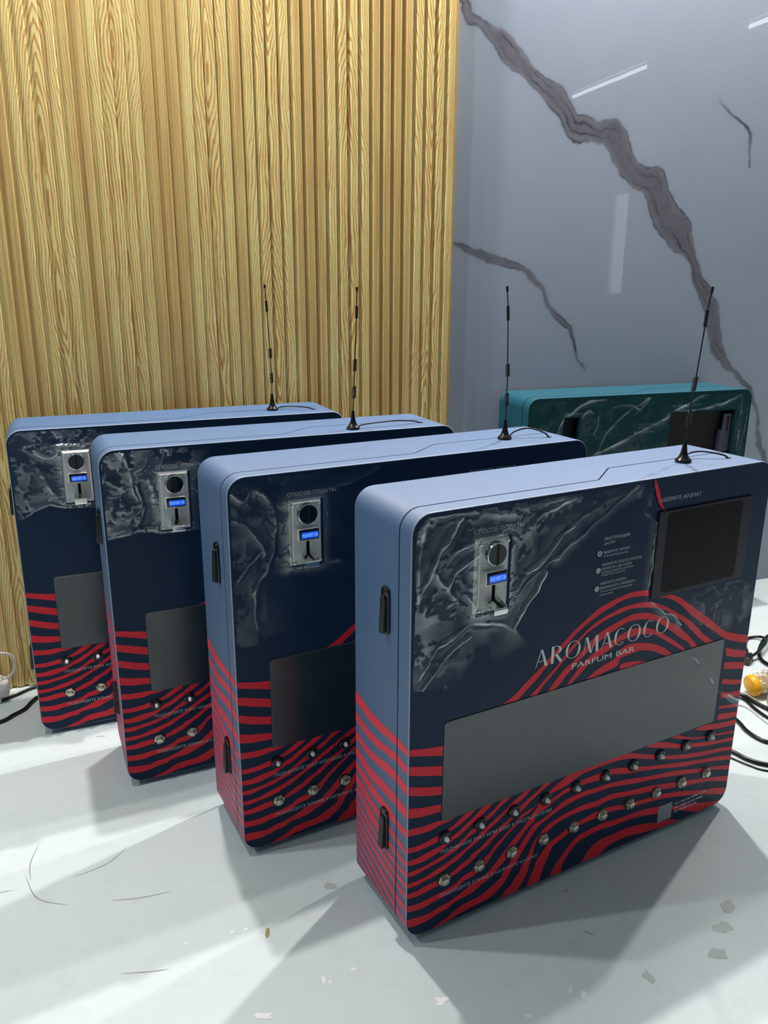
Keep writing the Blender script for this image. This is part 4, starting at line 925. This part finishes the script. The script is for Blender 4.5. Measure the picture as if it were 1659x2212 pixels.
AN = [((0, .6666, .0701, [(0.0001,-0.0002,0.0438),(0.0005,-0.0006,0.0732),(0.0018,-0.0022,0.1019),(0.0025,-0.003,0.1401),(0.0042,-0.005,0.1673),(0.0078,-0.0092,0.2613),(0.0084,-0.01,0.292),(0.0109,-0.0129,0.3222),(0.0116,-0.0138,0.3346)]), 'black antenna leaning right on the lid of the front dispenser', .008, 1),
      ((1, .6730, .0802, [(-0.0004,0.0003,0.048),(0.0004,-0.0003,0.0752),(0,0,0.1028),(0.0002,-0.0001,0.1402),(-0.0009,0.0006,0.1674),(-0.0036,0.0027,0.2609),(-0.0048,0.0035,0.291),(-0.0071,0.0053,0.3209),(-0.0077,0.0058,0.3324)]), 'upright black antenna before the marble wall, its lead bowed up', .016, 0),
      ((2, .5868, .0341, [(0.0008,-0.0003,0.044),(0.0019,-0.0007,0.0739),(0.0026,-0.001,0.1017),(0.004,-0.0016,0.1379),(0.0048,-0.0019,0.1651),(0.0086,-0.0034,0.2585),(0.0094,-0.0037,0.2865),(0.0099,-0.0039,0.319),(0.0099,-0.004,0.3281)]), 'black antenna before the slat wall, the one with the long flat lead', .006, 0),
      ((3, .6676, .0813, [(0.0008,-0.0002,0.0418),(0.0006,-0.0002,0.0745),(0.0001,0,0.1006),(-0.0004,0.0001,0.1407),(-0.0012,0.0003,0.1662),(-0.0052,0.0014,0.2621),(-0.0066,0.0018,0.29),(-0.0084,0.0022,0.3219),(-0.0088,0.0023,0.3313)]), 'leftmost black antenna, on the rearmost navy dispenser, leaning left', .003, 0)]
for (i, bu, bw, pts), lb, arch, n in AN: antenna(i, bu, bw, pts, lb, lead(bu, bw, arch, n))

# ------------------------------------------------------------------ things on the floor
def cable(name, label, pts, r, mat='cable', cat='cable', group=None):
    mb = MB(); mb.tube([Vector(p) for p in pts], r, 10, 8); o = mb.build(name, M[mat], None, smooth=60)
    return tag(o, label, cat, group)
q = .0042
cable('power_cable', 'black cable nearest the wall at the left, running behind the white adapter', [(-1.30, 1.99, q), (-1.13, 1.985, q), (-1.085, 2.018, q), (-1.055, 2.050, q), (-1.017, 2.096, q+.002), (-.95, 2.115, q+.004), (-.90, 2.095, q)], q)
cable('power_cable', 'thick black cable in front of the other at the left edge', [(-1.25, 1.80, q+.001), (-1.12, 1.845, q+.001), (-1.032, 1.905, q+.001), (-1.012, 1.940, q+.001), (-.995, 1.972, q+.001), (-.992, 2.01, q+.001), (-.982, 2.043, q+.001), (-.93, 2.068, q+.001), (-.86, 2.092, q+.001)], q+.001)
# white adapter with its lead
t = thing('power_adapter', 'white plug-in power adapter lying on the floor at the left edge', 'power adapter', (-1.088, 2.030, 0), .4)
mb = MB(); mb.box(-.10, .028, -.03, .03, .018, .062, .012); mb.build('housing', M['white_plastic'], t, smooth=40)
mb = MB(); mb.box(-.055, .004, -.026, .026, .0, .020, .006); mb.build('plug_block', M['white_plastic'], t, smooth=40)
mb = MB(); mb.box(-.02, .012, -.012, .018, .058, .070, .004); mb.build('latch', M['white_plastic'], t, smooth=40)
mb = MB(); mb.tube([(.018, .010, .054), (.030, .016, .060)], .0062, 12, 0); mb.build('strain_relief', M['white_plastic'], t, smooth=40)
mb = MB(); mb.tube([(.024, .012, .058), (.040, .018, .072), (.047, .018, .098), (.040, .008, .128), (.018, -.008, .146), (-.015, -.02, .150), (-.06, -.03, .135), (-.13, -.03, .07), (-.17, -.03, .006)], .0042, 10, 8); mb.build('lead', M['white_plastic'], t, smooth=60)
# right: cable bundle, plug, yellow connector
cable('power_cable', 'black cable looping from the plug beside the wall at the right edge', [(1.150, 2.292, .012), (1.165, 2.33, .014), (1.19, 2.40, .008), (1.225, 2.455, .005), (1.262, 2.450, .012), (1.258, 2.40, .022), (1.218, 2.345, .023), (1.188, 2.312, .022), (1.160, 2.292, .016)], .0045)
cable('power_cable', 'black cable sweeping out right from behind the small plug', [(1.42, 2.55, .006), (1.297, 2.468, .006), (1.225, 2.372, .006), (1.197, 2.306, .006), (1.201, 2.262, .006), (1.23, 2.22, .006), (1.35, 2.20, .006)], .0062)
t = thing('cable_plug', 'small black plug on the floor right of the front dispenser', 'plug', (1.148, 2.288, 0), .9)
mb = MB(); mb.box(-.024, .016, -.013, .013, 0, .026, .005); mb.build('housing', M['black'], t, smooth=40)
mb = MB(); mb.lathe([(.0095, .014), (.0085, .024), (.0065, .036), (.005, .04)], 14, (0, 0, .013), 'X'); mb.build('strain_relief', M['rubber'], t, smooth=40)
mb = MB(); mb.box(-.028, -.023, -.012, .012, .002, .024, .001); mb.build('end_face', M['brown'], t, smooth=40)
cable('power_cable', 'upper of the thick black cables passing under the yellow plug', [(.93, 2.10, .0055), (1.005, 2.085, .0055), (1.039, 2.066, .0055), (1.055, 2.030, .0055), (1.080, 1.985, .0055), (1.108, 1.930, .0055), (1.20, 1.86, .0055)], .0062)
cable('power_cable', 'black cable curving down right just below the yellow plug', [(.93, 2.08, .0042), (1.0, 2.068, .0042), (1.033, 2.050, .0042), (1.042, 1.995, .0042), (1.058, 1.943, .0042), (1.09, 1.90, .0042), (1.2, 1.85, .0042)], .0045)
cable('power_cable', 'wide black cable arc halfway down the right edge', [(.92, 2.03, .0052), (.952, 1.978, .0052), (.965, 1.925, .0052), (.968, 1.879, .0052), (.982, 1.842, .0052), (1.008, 1.822, .0052), (1.1, 1.80, .0052)], .0056)
cable('power_cable', 'lowest pair of black cables at the right edge, upper thick one', [(.80, 1.86, .0052), (.86, 1.81, .0052), (.892, 1.776, .0052), (.915, 1.745, .0052), (.958, 1.722, .0052), (1.1, 1.69, .0052)], .0056)
cable('power_cable', 'lowest pair of black cables at the right edge, lower thin one', [(.80, 1.83, .0024), (.85, 1.785, .0024), (.882, 1.750, .0024), (.910, 1.722, .0024), (.948, 1.700, .0024), (1.1, 1.67, .0024)], .0026)
cable('power_cable', 'thin grey cable between the black ones right of the front dispenser', [(.95, 2.022, .0022), (1.008, 2.018, .0022), (1.026, 1.998, .0022), (1.035, 1.96, .0022), (1.046, 1.915, .0022), (1.068, 1.882, .0022), (1.2, 1.815, .0022)], .0024, 'stain_grey')
t = thing('wrapped_plug', 'yellow plug wrapped in crumpled clear plastic at the right edge', 'plug', (1.092, 2.083, .036), 0)
t.rotation_euler = (0, math.radians(-10), math.radians(12))
mb = MB(); mb.lathe([(.020, -.036), (.0285, -.034), (.031, -.030), (.031, -.020), (.0285, -.014), (.024, -.010)], 26, (0, 0, 0), 'X'); mb.build('end_cap', M['yellow'], t, smooth=40)
mb = MB(); mb.lathe([(.012, -.0385), (.016, -.0375), (.019, -.0362)], 20, (0, 0, 0), 'X'); mb.build('cap_boss', M['yellow'], t, smooth=40)
mb = MB(); mb.lathe([(.0225, -.012), (.0225, .05), (.02, .06), (.026, .064), (.026, .08), (.0, .082)], 20, (0, 0, 0), 'X'); mb.build('core', M['yellow2'], t, smooth=40)
b = bmesh.new(); bmesh.ops.create_icosphere(b, subdivisions=4, radius=1)
for v in b.verts:
    n = v.co.normalized(); k = 1+.14*math.sin(9*n.x+4*n.z)*math.cos(8*n.y-3*n.z)+.07*math.sin(23*n.z+17*n.x)
    v.co = Vector((n.x*.046*k+.016, n.y*.0305*k, n.z*.0305*k+.002))
mb = MB(); mb.bm(b); mb.build('plastic_wrap', M['wrap'], t, smooth=20)
t = thing('yellow_plug', 'smooth bright yellow plug body lying beside the wrapped plug at the right edge', 'plug', (1.126, 2.002, .030), 0)
t.rotation_euler = (0, math.radians(0), math.radians(-30))
mb = MB(); mb.lathe([(.017, -.044), (.0225, -.042), (.026, -.035), (.027, 0), (.029, .02), (.030, .06), (.0, .062)], 24, (0, 0, 0), 'X'); mb.build('housing', M['yellow2'], t, smooth=40)
mb = MB(); mb.box(-.03, .05, -.02, .02, -.030, -.024, .002); mb.build('base_pad', M['brown'], t, smooth=40)

# ------------------------------------------------------------------ the lamps of the room and added fill lamps
def downlight(x, y, power, color, label, blend=.35, cone=150, rad=.03):
    t = thing('downlight', label, 'ceiling lamp', (x, y, CEIL), 0, 'round ceiling downlights')
    mb = MB(); mb.lathe([(.075, -.0005), (.078, -.006), (.072, -.010), (.056, -.008), (.054, -.0005)], 32); mb.build('trim_ring', M['white_plastic'], t, smooth=40)
    mb = MB(); n = 28; mb.add([(.054*math.cos(2*math.pi*k/n), .054*math.sin(2*math.pi*k/n), -.004) for k in range(n)], [tuple(range(n))]); mb.build('lens', M['lens'], t, fixn=False)
    ld = bpy.data.lights.new('downlight_beam', 'SPOT'); ld.energy = power; ld.color = color; ld.spot_size = math.radians(cone); ld.spot_blend = blend; ld.shadow_soft_size = rad
    lo = bpy.data.objects.new('downlight_beam', ld); COL.objects.link(lo); lo.parent = t; lo.location = (0, 0, -.04)
WARM, COOL = (1, .925, .90), (.95, .97, 1)
downlight(-.54, 2.09, P_SPOT['R'], WARM, 'round downlight in the ceiling above the left end of the slat wall')
downlight(.68, 2.50, P_SPOT['D'], WARM, 'round downlight in the ceiling above the joint of slats and marble')
downlight(1.90, 2.91, P_SPOT['C'], WARM, 'round downlight in the ceiling above the marble wall')
downlight(-1.06, 1.25, P_SPOT['B'], COOL, 'round downlight in the ceiling off the wall, over the left of the floor')
downlight(-2.3, .70, P_SPOT['L'], COOL, 'added fill downlight at the far left, away from the slat wall')  # added lamp, brightens the rear fronts and the left sides
def tube_lamp(p, q, label):
    p, q = Vector((*p, 0)), Vector((*q, 0)); c = (p+q)/2; d = q-p
    t = thing('tube_lamp', label, 'ceiling lamp', (c.x, c.y, CEIL), math.atan2(d.y, d.x), 'fluorescent tubes under the ceiling')
    L = d.length/2
    mb = MB(); mb.box(-L-.03, L+.03, -.022, .022, -.165, -.140, .004); mb.build('batten', M['white_plastic'], t, smooth=40)
    mb = MB(); mb.tube([(-L, 0, -.2), (L, 0, -.2)], .014, 14, 0); mb.build('tube', M['tube'], t, smooth=60)
    for s_ in (-1, 1):
        mb = MB(); mb.box(s_*(L+.012)-.012, s_*(L+.012)+.012, -.016, .016, -.218, -.150, .003); mb.build('lamp_holder', M['white_plastic'], t, smooth=40)
        mb = MB(); mb.tube([(s_*L*.6, 0, -.15), (s_*L*.6, 0, 0)], .004, 8, 0); mb.build('hanger', M['zinc'], t, smooth=40)
tube_lamp((4.84, -.95), (4.43, .15), 'fluorescent tube seen mirrored as the long bright line in the marble')
tube_lamp((4.09, 1.18), (3.70, 2.28), 'fluorescent tube mirrored at the right edge of the marble')
tube_lamp((-1.25, .42), (-.10, .80), 'added fill tube above the open floor, left of the pair')  # added for ambient fill, placed where the marble does not mirror it
tube_lamp((.25, .92), (1.40, 1.30), 'added fill tube above the open floor, right of the pair')  # second added fill tube, also outside the marble's reflection
